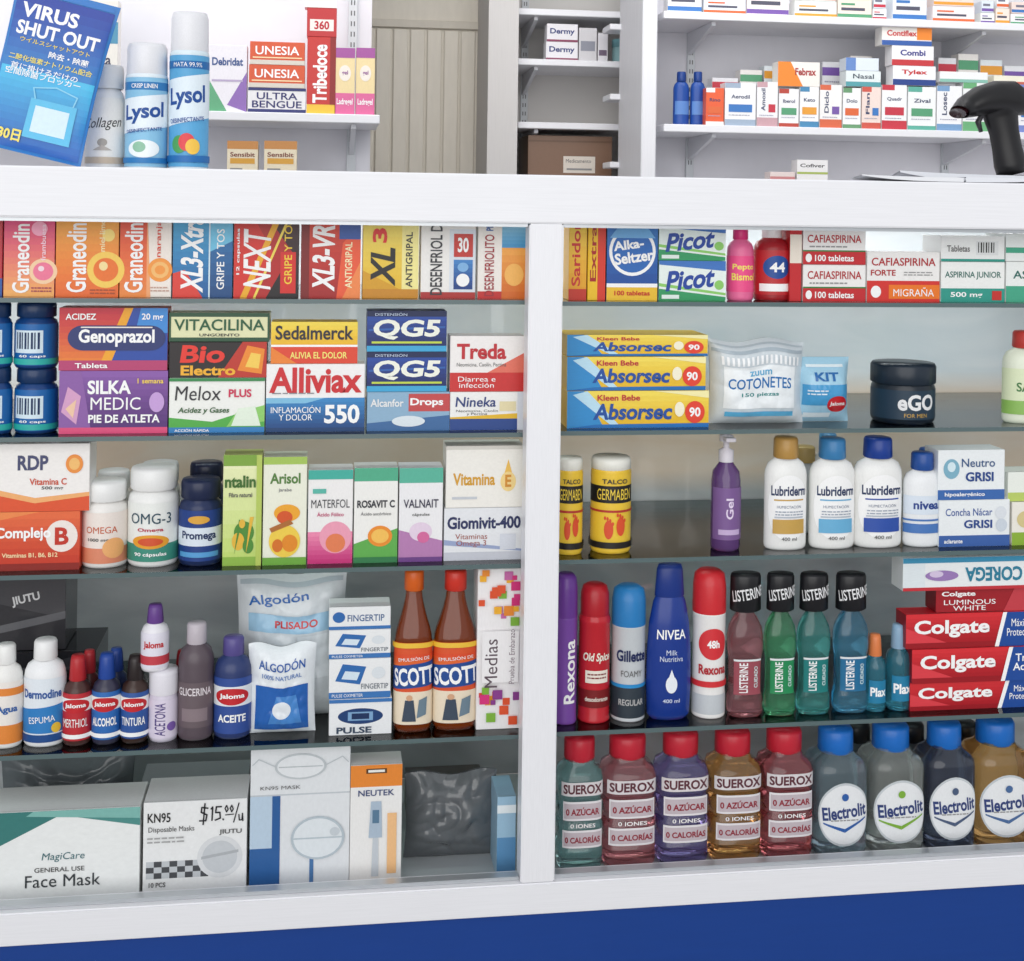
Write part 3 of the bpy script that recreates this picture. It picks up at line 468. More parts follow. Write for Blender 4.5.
bottle('antiseptic_bottle','white antiseptic bottle with blue label and white cap','lotion',24,66,639,L4,'f1f2f4','f3f3f3',(.05,.66),[R(-.3,0,1.3,1,'e6edf4'),G([(-.1,.14),(1.1,.14),(1.1,.6),(-.1,.5)],'2d7fc4'),T('Dermodine',.5,.76,.8,.14,'2456a0',0,.03),R(-.3,0,1.3,.12,'1c4b8c'),T('ESPUMA',.5,.36,.5,.1,W_,5),E(.78,.22,.1,.08,'e8c03c')],ysc=.8,grp=g)
ja=lambda c,t:[R(-.5,0,1.5,1,c),R(-.5,.62,1.5,.9,'f4f4f4'),E(.5,.74,.42,.15,'c8232c'),T('Jaloma',.5,.74,.6,.12,W_,0,.03),T(t,.5,.38,.7,.18,W_,0,.03),R(-.5,.05,1.5,.14,W_)]
bottle('tincture_bottle','small amber tincture bottle with red cap','tinct',63,92,655,L4,'4a2a26','b82a30',(.06,.6),ja('c22a34','MERTHIOL'),grp=g)
bottle('tincture_bottle','small tincture bottle with blue cap and blue label','tinct',92,121,653,L4,'35344a','24489c',(.06,.6),ja('2c6cb8','ALCOHOL'),grp=g)
bottle('tincture_bottle','small dark tincture bottle with black cap','tinct',121,149,655,L4,'3a2620','2a2222',(.06,.6),ja('2f58a0','TINTURA'),grp=g)
z=bottle('nail_polish_remover_bottle','lavender labelled bottle with white shoulders','jar',149,178,668,L4,'dcd4e4','e9e6ee',(.06,.6),[R(-.5,0,1.5,1,'e2d8ea'),T('ACETONA',.45,.5,.86,.3,'5a4a86',90,.03),E(.78,.3,.14,.12,'7a5aa8')],grp=g)
bottle('nail_polish_remover_bottle','small white bottle with purple cap stacked on another','tinct',141,169,604,z,'f0eef4','6a4490',(.06,.6),[R(-.5,0,1.5,1,'e9e6f2'),R(-.5,.1,1.5,.35,'c8404c'),T('Jaloma',.5,.65,.6,.24,'c8232c',0,.03)],grp=g)
for a,b,vt,c,cc in((170,196,650,'c8323a','a82830'),(104,128,648,'2a3660','2b4a9a'),(78,100,650,'5a2a2a','b83038')):
    bottle('tincture_bottle','small coloured tincture bottle in second row','tinct',a,b,vt,L4,c,cc,None,(),yf=.13,grp=g)
bottle('antiseptic_bottle','translucent grey brown bottle with grey cap','lotion',178,214,622,L4,'5c5058','c4bcc4',(.06,.62),[R(.0,.1,1,.8,'6a5c62'),T('GLICERINA',.5,.66,.8,.12,'e8e0e4',0,.02),R(.2,.2,.8,.4,'8a7a80')],ysc=.9,grp=g)
bottle('antiseptic_bottle','dark blue oil bottle with violet cap and red emblem','lotion',214,252,636,L4,'2d3c6e','5a5090',(.06,.62),[R(-.3,0,1.3,1,'33509a'),R(-.3,.5,1.3,.85,'e8ecf2'),E(.5,.67,.38,.15,'c8232c'),T('Jaloma',.5,.67,.54,.11,W_,0,.03),T('ACEITE',.5,.28,.6,.14,W_,0,.03)],ysc=.9,grp=g)
pouch('cotton_bag','large clear bag of cotton with red and blue lettering',236,346,572,L4,'dde3e7',[R(.03,.93,.97,.96,'b8c4cc'),T('Algodón',.38,.84,.56,.08,'2a66b0',8,.03),R(.1,.62,.9,.74,'9fc6e0'),T('PLISADO',.55,.68,.4,.05,'c83a40',0,.03),R(.56,.3,.94,.6,'e8eef2')],yc=.17,tk=.06,wr=.0026,rough=.12)
pouch('cotton_bag','white and blue cotton pack with lettering',248,316,644,L4,'e9eef2',[R(.1,.06,.9,.56,'2a64b4'),T('ALGODÓN',.5,.8,.7,.12,'2a5ca8',0,.03),T('100% NATURAL',.5,.67,.6,.05,'6a8ac0',0,.02),G([(.3,.14),(.8,.14),(.72,.46),(.42,.46)],'4c8ad0'),E(.5,.3,.14,.1,'e8eef4')],yc=.1,tk=.035,wr=.0012,rough=.15)
g='finger pulse oximeter boxes'
oa=[R(0,0,1,.16,'3b76b8'),G([(.1,.45),(.5,.35),(.6,.8),(.22,.88)],'2c6ab0'),G([(.2,.5),(.45,.46),(.5,.66),(.26,.7)],'d8e8f4'),T('FINGERTIP',.74,.3,.44,.14,'777f88',0,.02),E(.8,.64,.11,.15,'dfe5ea'),T('PULSE OXIMETER',.3,.08,.5,.08,W_)]
z=carton('oximeter_box','white box with dark blue finger device picture',329,392,699,L4,'eef0f2',[E(.5,.52,.36,.22,'1c3f74'),R(.3,.4,.7,.64,'7fa8d0'),R(.36,.44,.64,.6,'16305c'),R(0,.9,1,1,'3b76b8'),T('PULSE',.4,.14,.56,.18,'3a4a60',0,.04)],grp=g)
z=carton('oximeter_box','white box with blue clip device picture in stack',329,391,659,z,'f0f1f2',oa,grp=g,yf=.077)
z=carton('oximeter_box','white box with blue clip device picture on stack',329,391,630,z,'f0f1f2',oa,grp=g,yf=.079)
carton('oximeter_box','white box on top of oximeter stack',329,391,607,z,'eef0f1',[T('FINGERTIP',.6,.5,.6,.3,'3b5f90',0,.03),R(0,0,1,.14,'3b76b8'),E(.16,.55,.1,.24,'2c6ab0')],grp=g,yf=.081)
g='amber cod liver emulsion bottles'
sa=[R(-.1,0,1.1,1,'e0562a'),*GR(-.1,.56,1.1,.86,'f09a3c','e0502a',6),R(-.1,.0,1.1,.4,'efe0c8'),G([(-.1,.42),(1.1,.48),(1.1,.78),(-.1,.7)],'1d4a94'),T('SCOTT',.5,.59,.86,.22,W_,4,.05),G([(.28,.04),(.55,.04),(.5,.3),(.34,.3)],'3c4a5c'),E(.42,.33,.06,.035,'d8a884'),G([(.56,.08),(.74,.12),(.76,.34),(.6,.3)],'6f8594'),T('EMULSIÓN DE',.5,.81,.6,.05,W_,4,.02),R(-.1,.94,1.1,1,'f0c23c')]
bottle('emulsion_bottle','amber brown bottle with orange cap and illustrated label','syrup',394,432,569,L4,'8a3c14','e0651f',(.05,.56),sa,n=2.6,ysc=.7,grp=g,trans=.35)
bottle('emulsion_bottle','amber brown bottle with red orange cap and fish label','syrup',433,476,569,L4,'8a3c14','d8382a',(.05,.56),sa,n=2.6,ysc=.7,grp=g,trans=.35)
sq=[]
random.seed(3)
for i in range(34):
    a=random.random()*.8;bb=random.random()
    bb=.64+bb*.33 if i%3 else .02+bb*.24
    c=random.choice(['d8327c','8a3c8c','f0b02c','7fb43c','e2542c','c86aa8','e88a2c']);w=.1+random.random()*.12
    sq.append(R(a,bb,min(1,a+w),min(1,bb+w*.28),c))
carton('compression_stocking_box','tall white box with coloured squares and vertical text',477,523,569,L4,'f3f1f2',[*sq,R(.1,.3,.9,.62,'f3f1f2'),T('Medias',.3,.42,.3,.28,'5a4a54',90,.01),T('Prueba de Embarazo',.75,.46,.34,.12,'8a7a84',90,.0)],dp=.06,grp=None)

# ================= ROW 4 RIGHT
g='toiletry bottles on the fourth shelf'
bottle('deodorant_can','purple aerosol deodorant can with violet cap','capcan',553,577,573,Q4,'7a4aa4','6a3a94',(.05,.66),[T('Rexona',.6,.5,.7,.4,W_,90)],grp=g)
bottle('deodorant_can','red aerosol deodorant can with red cap','can',578,610,583,Q4,'c22430','b41f2a',(.05,.7),[R(-.2,.1,1.2,.3,'7c1418'),T('Old Spice',.5,.66,.74,.12,'f2e8dc',0,.03,.2),R(.2,.38,.8,.52,'f2e8dc'),FP(.26,.47,.74,2,'7c1418',.04),T('desodorante',.5,.2,.6,.05,'f2e8dc')],grp=g,rough=.2)
bottle('shaving_foam_can','silver and dark shaving foam can with blue cap','capcan',611,645,585,Q4,'c9ced2','2a7fc0',(.03,.7),[R(-.5,.0,1.5,.34,'2f3a44'),R(-.5,.34,1.5,.38,'2a8fd0'),T('Gillette',.5,.7,.74,.13,'1d2a5a',0,.04),T('FOAMY',.5,.5,.5,.07,'666'),T('REGULAR',.5,.18,.6,.07,'bbb')],grp=g,rough=.2)
bottle('body_milk_bottle','deep blue body milk bottle with white round text','nivea',646,691,564,Q4,'1c3a8e','1b3684',(.1,.72),[T('NIVEA',.5,.74,.58,.1,W_,0,.05),T('Milk\nNutritiva',.5,.52,.42,.12,'d8e2f4',0,.01),E(.5,.22,.1,.09,'f0f4fa'),G([(.42,.24),(.58,.24),(.5,.38)],'f0f4fa'),T('400 ml',.5,.05,.3,.04,'c8d4ec')],ysc=.55,grp=g,rough=.2)
bottle('antiperspirant_can','white antiperspirant can with red dome cap','capcan',692,725,569,Q4,'f0eeec','d22c34',(.03,.7),[R(-.5,.0,1.5,.2,'c8cdd2'),E(.5,.72,.36,.16,'d83038'),T('48h',.5,.72,.3,.08,W_,0,.04),T('Rexona',.5,.46,.7,.1,'b82430',0,.03),R(-.2,.28,1.2,.34,'d83038')],grp=g,rough=.2)
g='mouthwash bottles with black caps'
for a,b,c,lc in((727,762,'eaa0a8','9c4a56'),(764,795,'80e8b0','1f8a54'),(797,829,'7ce4de','157a78'),(833,867,'7cd0f4','1c6c98')):
    bottle('mouthwash_bottle','%s mouthwash bottle with black cap'%{'eaa0a8':'red','80e8b0':'green','7ce4de':'teal','7cd0f4':'blue'}[c],'list',a,b,573,Q4,c,'1c1c20',(.16,.41),[R(.16,0,.84,1,lc),R(.16,.94,.84,1,'e8ecee'),T('LISTERINE',.4,.48,.84,.2,W_,90,.04),T('CUIDADO',.68,.5,.6,.09,'d8ecec',90)],grp=g,trans=.9,n=2.8,ysc=.7,capart=[T('LISTERINE',.5,.54,.96,.36,'ececee',10,.03)])
g='small cyan mouthwash bottles'
for a,b,vt in((864,885,634),(886,910,624)):
    bottle('small_mouthwash_bottle','small cyan mouthwash bottle with orange cap' if a==864 else 'small blue mouthwash bottle with pale cap','tinct',a,b,vt,Q4,'6ad8f4','e0804a' if a==864 else '8fb0cc',(.12,.42),[R(.14,0,.86,1,'1f7fa8'),T('Plax',.5,.5,.6,.4,W_,0,.04)],trans=.88,grp=g)
g='red toothpaste boxes'
def colg(extra):return[*GR(0,.16,1,1,'b01824','dc3038',7),R(0,0,1,.16,'9c1420'),G([(0,.16),(.3,.16),(0,.6)],'e0404a'),T('Colgate',.34,.56,.56,.52,W_,0,.05),G([(.68,0),(1,0),(1,1),(.74,1)],'1f4c9c'),G([(.66,0),(.69,0),(.75,1),(.72,1)],W_),T(extra,.86,.55,.22,.5,W_,0,.02)]
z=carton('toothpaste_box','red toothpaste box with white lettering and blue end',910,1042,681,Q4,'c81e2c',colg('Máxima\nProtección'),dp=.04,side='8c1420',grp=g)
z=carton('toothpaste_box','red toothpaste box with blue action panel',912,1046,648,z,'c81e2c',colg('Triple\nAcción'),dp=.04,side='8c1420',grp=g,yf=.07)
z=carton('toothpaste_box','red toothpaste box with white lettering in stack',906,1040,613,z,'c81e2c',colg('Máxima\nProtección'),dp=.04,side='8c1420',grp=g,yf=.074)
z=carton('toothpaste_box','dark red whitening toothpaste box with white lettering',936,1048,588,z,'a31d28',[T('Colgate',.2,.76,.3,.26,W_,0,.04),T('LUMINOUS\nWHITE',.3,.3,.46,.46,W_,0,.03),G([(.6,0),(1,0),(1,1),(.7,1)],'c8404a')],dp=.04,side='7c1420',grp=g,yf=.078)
carton('denture_adhesive_box','white and teal denture adhesive box upside down on the stack',903,1040,557,z,'eef1f2',[R(0,0,.16,1,'e2eaee'),R(0,.84,1,1,'3a8fb4'),R(.0,.0,1,.1,'c8323c'),T('COREGA',.66,.47,.42,.44,'2a7f9c',180,.05),E(.28,.45,.12,.16,'9c7cb8'),E(.24,.5,.05,.1,'d8c8e4')],dp=.045,yf=.07)

# ================= ROW 5 LEFT
carton('face_mask_box','large white and teal disposable face mask box',-40,140,811,FZ,'eef0ef',[G([(0,.45),(.55,.95),(1,.8),(1,1),(0,1)],'4f8f8a'),G([(0,.45),(.55,.95),(.6,1),(0,1)],'3b7c78'),G([(.36,.95),(.4,1),(1,1),(1,.88)],'7fb8b0'),T('MagiCare',.57,.5,.24,.1,'3a6c74',0,.0,.15),T('GENERAL USE',.55,.37,.28,.05,'555',0,.01),T('Face Mask',.57,.25,.42,.13,'33383c',0,.0),R(.03,0,.97,.02,'4f8f8a')],dp=.09,grp='face mask boxes on the case floor')
k_='1c1c22';hw=.0022
price=[S([(.62,.92),(.56,.93),(.555,.88),(.61,.85),(.6,.79),(.54,.79)],hw,k_),S([(.59,.97),(.575,.75)],hw,k_),S([(.65,.91),(.665,.93),(.66,.79)],hw,k_),S([(.75,.93),(.7,.93),(.695,.87),(.735,.87),(.74,.81),(.69,.79)],hw,k_),S([(.765,.8),(.77,.79)],hw,k_),S([(.8,.94),(.785,.91),(.8,.87),(.815,.9),(.8,.94)],hw*.8,k_),S([(.85,.94),(.835,.91),(.85,.87),(.865,.9),(.85,.94)],hw*.8,k_),S([(.79,.84),(.87,.845)],hw*.7,k_),S([(.92,.96),(.87,.76)],hw*.8,k_),S([(.92,.84),(.925,.78),(.95,.78),(.955,.85),(.96,.77)],hw*.8,k_)]
carton('face_mask_box','white folding mask box with chequered pattern and price',143,247,801,FZ,'edeeee',
 [('layer',[R(0,.0,1,.06,'d4d6d8')]+[R(.03+.075*i,.2+.06*j,.03+.075*i+.075,.2+.06*j+.06,'4a4c50' if (i+j)%2 else 'c4c8cc') for i in range(8) for j in range(3)]),E(.74,.4,.22,.22,'dcdee0'),E(.74,.4,.17,.17,'c8ccd0'),G([(.56,.38),(.92,.44),(.92,.47),(.56,.41)],'b0b4b8'),T('KN95',.15,.84,.22,.1,'222',0,.03),T('Disposable Masks',.27,.71,.44,.07,'444',0,.01),('layer',price),T('JIUTU',.84,.66,.22,.06,'555'),T('10 PCS',.14,.14,.16,.05,'555'),FP(.04,.62,.4,2,'aaaaaa',.04)],dp=.09,grp='face mask boxes on the case floor')
carton('face_mask_box','dark stacked mask boxes behind the white box',140,248,782,FZ,'9a9da2',[R(0,.9,1,.95,'6a6c70')],yf=.2,dp=.08,grp='face mask boxes on the case floor')
carton('face_mask_box','tall white respirator box with blue strips and mask picture',250,350,746,FZ,'e3e6e9',[R(0,.66,1,.67,'c2c8ce'),R(0,0,.26,.66,'bcd0e2'),R(0,0,.22,.3,'2d5f9c'),R(.22,0,.3,.66,'2d5f9c'),R(.6,.0,.64,.5,'4a78ac'),E(.5,.86,.26,.09,'c2c8cc'),E(.5,.86,.235,.078,'e6e9ec'),G([(.28,.855),(.72,.855),(.72,.862),(.28,.862)],'b4babe'),S([(.26,.86),(.08,.92),(.02,.88)],.0016,'c2c8cc'),S([(.74,.86),(.92,.92),(.98,.88)],.0016,'c2c8cc'),E(.68,.36,.27,.15,'b8c4cc'),E(.68,.36,.245,.135,'e2e8ec'),G([(.42,.355),(.94,.355),(.94,.365),(.42,.365)],'b8c4cc'),T('KN95 MASK',.3,.72,.4,.025,'666'),E(.85,.4,.05,.03,'c8d0d6')],dp=.09,grp='face mask boxes on the case floor')
carton('thermometer_box','white and orange digital thermometer box',350,402,765,FZ,'efeeec',[R(0,.82,1,1,'e98a35'),R(.3,.93,.7,.97,'5a3a20'),R(.34,.94,.66,.96,'f0efe8'),R(0,.0,1,.05,'e98a35'),T('NEUTEK',.5,.77,.7,.05,'3b4a78',0,.04),G([(.42,.08),(.56,.08),(.54,.66),(.46,.66)],'c6cdd4'),G([(.36,.4),(.62,.4),(.6,.7),(.4,.7)],'aebfd0'),R(.43,.52,.56,.63,'5a7c98'),R(.72,.1,.9,.6,'f2c08a')],dp=.05)
pouch('plastic_bag','clear dark folded plastic bag with glossy wrinkles',404,496,772,FZ,'7c8084',[],yc=.16,tk=.04,rough=.06,wr=.0065,trans=.4,pw=2,wf=3.2)
carton('medicine_carton','light blue narrow box standing by the post',497,516,797,FZ,'9cc0d8',[R(0,0,1,.5,'5c90bc'),R(0,.8,1,.9,'e8f0f4')],dp=.08)
carton('storage_carton','dark brown carton lying behind the plastic bag',408,486,790,FZ,'4c4644',[R(.1,.5,.9,.75,'6c6460')],yf=.26,dp=.1)
pouch('plastic_bag','dark grey plastic bag resting behind mask boxes',0,136,748,FZ,'6c7276',[],yc=.3,tk=.06,rough=.12,wr=.006,wf=3.5,pw=2)

# ================= ROW 5 RIGHT
g='electrolyte drink bottles with red caps'
sua=lambda c:[R(.02,.8,.98,1,'dcd6d8'),T('SUEROX',.5,.9,.84,.14,'5c2a36',0,.04),R(.08,.44,.92,.72,'e8e4e6'),R(.11,.47,.89,.69,'c4b8be'),T('0 AZÚCAR',.5,.58,.7,.12,'901c30',0,.03),R(.08,.04,.92,.3,'e8e4e6'),R(.11,.07,.89,.27,'c4b8be'),T('0 CALORÍAS',.5,.17,.72,.11,'901c30',0,.03),T('0 IONES',.5,.37,.5,.06,'f8f4f4',0,.02)]
for a,b,vt,c in((556,601,735,'b0dcdc'),(600,653,732,'f29aa2'),(654,705,730,'a898dc'),(706,757,729,'f8b870'),(758,808,727,'f48890')):
    bottle('electrolyte_bottle','clear square drink bottle of %s liquid with red cap'%{'b0dcdc':'pale teal','f29aa2':'pink','a898dc':'violet','f8b870':'orange','f48890':'red'}[c],'suer',a,b,vt,FZ,c,'c8283a',(.18,.7),sua(c),n=3.6,ysc=.95,trans=.92,grp=g,A=1.85,cat='bottle')
g='rehydration drink bottles with blue caps'
for a,b,vt,c,s in((808,861,726,'c0d8e4','2c5fa8'),(862,917,723,'edf4f0','7fb03c'),(918,968,721,'7c88a4','4a5c7c'),(966,1022,718,'fcc880','4a6c9c')):
    bottle('rehydration_bottle','square drink bottle of %s liquid with blue cap'%{'c0d8e4':'grey blue','edf4f0':'clear','7c88a4':'dark','fcc880':'orange'}[c],'elec',a,b,vt,FZ,c,'1f6fc8',(.06,.66),[E(.5,.5,.48,.43,'c8ced2'),E(.5,.5,.45,.4,'eaecee'),T('Electrolit',.5,.54,.8,.18,'2c3f78',6,.03),G([(.12,.38),(.5,.26),(.5,.31),(.12,.4)],s),G([(.5,.26),(.88,.44),(.88,.46),(.5,.31)],s),FP(.25,.42,.75,1,'999999',.04),E(.5,.74,.06,.05,s)],n=4.,ysc=.95,trans=.88,grp=g,A=1.8)
for a,b in((842,868),(895,922),(952,975)):
    bottle('rehydration_bottle','dark bottle with black cap in second row','elec',a-8,b+8,722,FZ,'4a5054','26282c',None,(),n=4,yf=.2,grp=g)

# ================= ON THE COUNTERTOP
ZT=ztop+.0005
bottle('disinfectant_spray_can','tall white and blue disinfectant spray can','lysol',169,209,13,ZT,'dfeef6','ececf0',(.02,.72),[R(-.7,0,1.7,1,'5aa8d8'),R(-.7,.88,1.7,.95,'1f6cb0'),G([(-.2,.34),(1.2,.46),(1.2,.86),(-.2,.76)],'e4f0f8'),T('Lysol',.5,.62,.82,.2,'184c98',6,.05,.1),T('MATA 99.9%',.5,.915,.6,.04,W_),E(.35,.2,.16,.08,'4a9c58'),E(.5,.22,.16,.08,'e0464c'),E(.62,.18,.14,.07,'f2c24c'),R(-.3,.04,1.3,.1,'1f6cb0'),T('DESINFECTANTE',.5,.42,.7,.04,'184c98',6)],yf=.1,grp='disinfectant spray cans',rough=.2)
bottle('disinfectant_spray_can','white disinfectant spray can with pale blue label','lysol',125,168,44,ZT,'e8f2f8','ececf0',(.02,.72),[R(-.7,0,1.7,1,'8cc4e4'),R(-.7,.86,1.7,.95,'2a7cbc'),G([(-.2,.35),(1.2,.47),(1.2,.84),(-.2,.74)],'eaf3f9'),T('Lysol',.5,.6,.84,.22,'184c98',6,.05,.1),T('CRISP LINEN',.5,.905,.5,.05,W_),E(.5,.2,.3,.1,'f0f6f8'),E(.42,.22,.12,.06,'8fc0a4'),R(-.3,.04,1.3,.1,'2a7cbc'),T('DESINFECTANTE',.5,.41,.7,.04,'184c98',6)],yf=.1,grp='disinfectant spray cans',rough=.2)
bottle('collagen_bottle','white collagen jar with script lettering','pill',86,125,66,ZT,'efeeec','f0f0ef',(.05,.68),[R(-.6,0,1.6,1,'f0eeea'),T('Collagen',.5,.6,.84,.2,'2a2a2c',4,.0,.4),R(-.6,.0,1.6,.1,'c9b8a4'),E(.5,.32,.1,.06,'a8a29a'),G([(.3,.2),(.7,.2),(.5,.28)],'b8b0a8')],yf=.12)
pp=[R(.04,.955,.96,.985,'2a78c8'),*GR(.03,.02,.97,.5,'1f62b8','48c0ec',12),*GR(.03,.5,.97,.95,'2f7fc8','1c3fa4',8),T('VIRUS',.38,.85,.56,.09,W_,0,.04),T('SHUT OUT',.5,.74,.82,.085,W_,0,.04),T('ウイルスシャットアウト',.5,.67,.7,.03,'f2d84a',0,.01),T('除去・除菌',.66,.615,.4,.042,W_,0,.02),T('二酸化塩素ナトリウム配合',.5,.56,.84,.036,'f7e46a',0,.01),T('首に掛けるだけの\n空間除菌ブロッカー',.46,.49,.76,.075,W_,0,.01),R(.4,.1,.86,.34,'5ac0ea'),R(.46,.14,.8,.3,'d8eef8'),S([(.44,.34),(.4,.4),(.62,.43),(.84,.4),(.82,.34)],.002,'8ad4f0'),T('約30日',.22,.1,.34,.08,'f7e46a',0,.04)]
po=pouch('sanitizing_card_pouch','glossy blue sealed pouch with white lettering leaning tilted',0,10,10,ZT,'2e7cc8',pp,yc=.075,tk=.01,rough=.2,wr=.0004,rot=math.radians(13),W=.155,H=.25)
xx,zz=P(30,164,.075);po.location=(xx-.002,.075,ZT+.018)

def tube(mb,pts,rad,mat,N=24):
    vs=[];fs=[]
    for i,p in enumerate(pts):
        p=Vector(p);a=Vector(pts[max(0,i-1)]);b=Vector(pts[min(len(pts)-1,i+1)]);t=(b-a).normalized()
        s=Vector((0,1,0));q=t.cross(s).normalized()
        for j in range(N):
            th=2*pi*j/N;e=p+q*rad[i][0]*cos(th)+s*rad[i][1]*sin(th);vs.append(e[:])
    for i in range(len(pts)-1):
        for j in range(N):fs.append([i*N+j,i*N+(j+1)%N,(i+1)*N+(j+1)%N,(i+1)*N+j])
    fs.append(list(range(N)));fs.append([(len(pts)-1)*N+j for j in range(N)])
    mb.add(vs,fs,mat,True)
def L3d(u,v,Y,o):
    x,z=P(u,v,Y);return (x-o[0],Y-o[1],z-o[2])
YS=.16;ox,oz=P(1012,180,YS);o0=(ox,YS,ZT);sca=empty('barcode_scanner',o0);meta(sca,'black handheld barcode scanner standing on its base','scanner')
BK_=M('131215',.4);BG=M('2a292d',.3)
mb=MB();tube(mb,[L3d(u,v_,YS,o0) for u,v_ in((960,112),(967,107),(980,101),(995,98),(1010,99),(1022,104),(1028,112))],[(.013,.034),(.02,.038),(.026,.038),(.03,.034),(.032,.03),(.024,.024),(.01,.012)],BK_);mb.obj('scanner_head',parent=sca)
mb=MB();tube(mb,[L3d(u,v_,YS,o0) for u,v_ in((957.5,113.5),(961,111))],[(.010,.03),(.0115,.031)],M('2a1216',.1));mb.obj('scan_window',parent=sca)['label']='dark red scan window'
mb=MB();tube(mb,[L3d(u,v_,YS,o0) for u,v_ in((1000,105),(1001,118),(1004,132),(1007,148),(1010,164),(1012,174))],[(.034,.026),(.03,.023),(.026,.021),(.026,.021),(.028,.024),(.026,.023)],BK_);mb.obj('handle',parent=sca)
mb=MB();tube(mb,[L3d(u,v_,YS,o0) for u,v_ in((983,113),(978,122),(981,132))],[(.004,.006),(.005,.006),(.003,.005)],BG);mb.obj('trigger',parent=sca)
mb=MB();revolve(mb,[(0,0),(1,0),(1,.4),(.85,.8),(.7,1),(0,1)],.036,.018,BK_);mb.obj('base',parent=sca)
def sheet(lab,u0,u1,Y,dz,curl,c='f2f3f7',th=.004,dpth=.05,sg=1):
    x0=P(u0,180,Y)[0];x1=P(u1,180,Y)[0];N=20;vs=[];fs=[]
    for k in(0,th):
        for j in range(2):
            for i in range(N+1):
                s=i/N;q=s if sg>0 else 1-s
                vs.append(((s-.5)*(x1-x0),j*dpth,dz+k*(1-.8*q**3)+curl*(q**3)*(1-j*.7)))
    n=N+1
    for i in range(N):
        fs+=[[i,i+1,n+i+1,n+i],[2*n+i,2*n+i+1,3*n+i+1,3*n+i],[i,i+1,2*n+i+1,2*n+i]]
    mb=MB();mb.add(vs,fs,M(c,.6),True);o=mb.obj('paper_stack',((x0+x1)/2,Y,ZT));meta(o,lab,'paper','loose papers on the countertop')
sheet('small stack of white papers with curled corner',862,964,.004,.0002,.008,th=.007,sg=-1)
sheet('loose white papers with lifted edge',900,1040,.058,.0002,.016,'e6e8ee',th=.014,sg=-1)
sheet('thin white paper sheets beside the scanner',966,1045,.003,.0002,.005,'eceef4',th=.008)

# ================= SHOP SHELL
def struct(nm,x0,x1,y0,y1,z0,z1,mat,bev=0.):
    mb=MB();cx,cy=(x0+x1)/2,(y0+y1)/2;addbox(mb,x0-cx,x1-cx,y0-cy,y1-cy,0,z1-z0,mat,bev);o=mb.obj(nm,(cx,cy,z0));o['kind']='structure';return o
WL=M('dedde3',.7);WG=M('dad7d4',.7)
YL=1.55;YD=2.3;YR=1.95
xa=P(371,80,YL)[0];xb=P(489,80,YD)[0];xc_=P(642,80,YR)[0]
struct('wall_left',-2.4,xa,YL,YL+.1,0,2.8,WL)
struct('wall_back',-2.4,3.2,YD+.05,YD+.15,0,2.8,WG)
struct('wall_right',xc_+.001,3.2,YR,YR+.1,0,2.8,WL)
struct('wall_end_left',-2.5,-2.4,.6,YD+.15,0,2.8,WL)
struct('wall_end_right',3.2,3.3,.6,YD+.15,0,2.8,WL)
struct('floor',-4,5,-5,YD+.15,-.1,0,M('9a9894',.7))
struct('ceiling',-2.5,3.3,.6,YD+.15,2.8,2.9,M('eee',.8))
x0t=P(642,80,YR-.3)[0];x1t=P(657,80,YR-.3)[0]
struct('trim_1',x0t,x1t,YR-.3,YR-.001,0,2.8,M('e6e6ea',.5),.003)
mb=MB();dx0,dx1=P(374,80,YD)[0]-.1,xb;dw=dx1-dx0
addbox(mb,-dw/2,dw/2,0,.04,0,2.1,M('ddd6c9',.5),.003)
zt_=P(430,30,YD)[1]
nb=7
for i in range(nb):
    a=-dw/2+.05+(dw-.09)*i/nb;b=a+(dw-.09)/nb-.007
    addbox(mb,a,b,-.008,0,.1,zt_,M('e2dbce',.5),.003)
addbox(mb,-dw/2,-dw/2+.045,-.014,0,0.05,2.08,M('d6cfc2',.5),.003);addbox(mb,dw/2-.035,dw/2,-.014,0,0.05,2.08,M('d6cfc2',.5),.003)
addbox(mb,-dw/2+.046,dw/2-.036,-.013,0,zt_+.004,zt_+.03,M('d0c9bc',.5),.002)
o=mb.obj('door_1',((dx0+dx1)/2,YD,0));o['kind']='structure'
x2=P(518,80,YD-.3)[0];x1_=P(488,80,YD-.3)[0]
struct('wall_partition',x1_,x2,YD-.3,YD-.001,0,2.8,M('cfccca',.7))
def wallshelf(u0,u1,v_,Yf,Yb,th=.022,x0=None,x1=None,lab='white wall shelf board with metal brackets',br=()):
    if x0 is None:x0=P(u0,v_,Yf)[0]
    if x1 is None:x1=P(u1,v_,Yf)[0]
    um=(max(u0,0)+min(u1,1024))/2
    z=P(um,v_,Yf)[1];e=empty('wall_shelf',((x0+x1)/2,Yb-.001,z-th));meta(e,lab,'shelf','white wall shelves')
    mb=MB();hw=(x1-x0)/2;addbox(mb,-hw,hw,Yf-Yb+.002,0,0,th,M('ebebef',.4),.002);mb.obj('board',parent=e)
    for ub in br:
        xb_=P(ub,v_,Yb-.01)[0]-(x0+x1)/2;d_=(Yf-Yb)*.9
        mb=MB();vs=[(xb_-.006,0,-.0005),(xb_-.006,d_,-.0005),(xb_-.006,d_,-.012),(xb_-.006,0,-.07),(xb_+.006,0,-.0005),(xb_+.006,d_,-.0005),(xb_+.006,d_,-.012),(xb_+.006,0,-.07)]
        mb.add(vs,[[0,1,2,3],[4,5,6,7],[0,1,5,4],[1,2,6,5],[2,3,7,6],[3,0,4,7]],M('d4d5da',.35));mb.obj('bracket',parent=e)
    return z
s1=wallshelf(60,380,111,YL-.28,YL,br=(352,),x0=-2.0)
s1b=wallshelf(60,380,186,YL-.28,YL,br=(),x0=-2.0)
m1=wallshelf(518,640,60,YD-.25,YD+.05,th=.02,br=(524,))
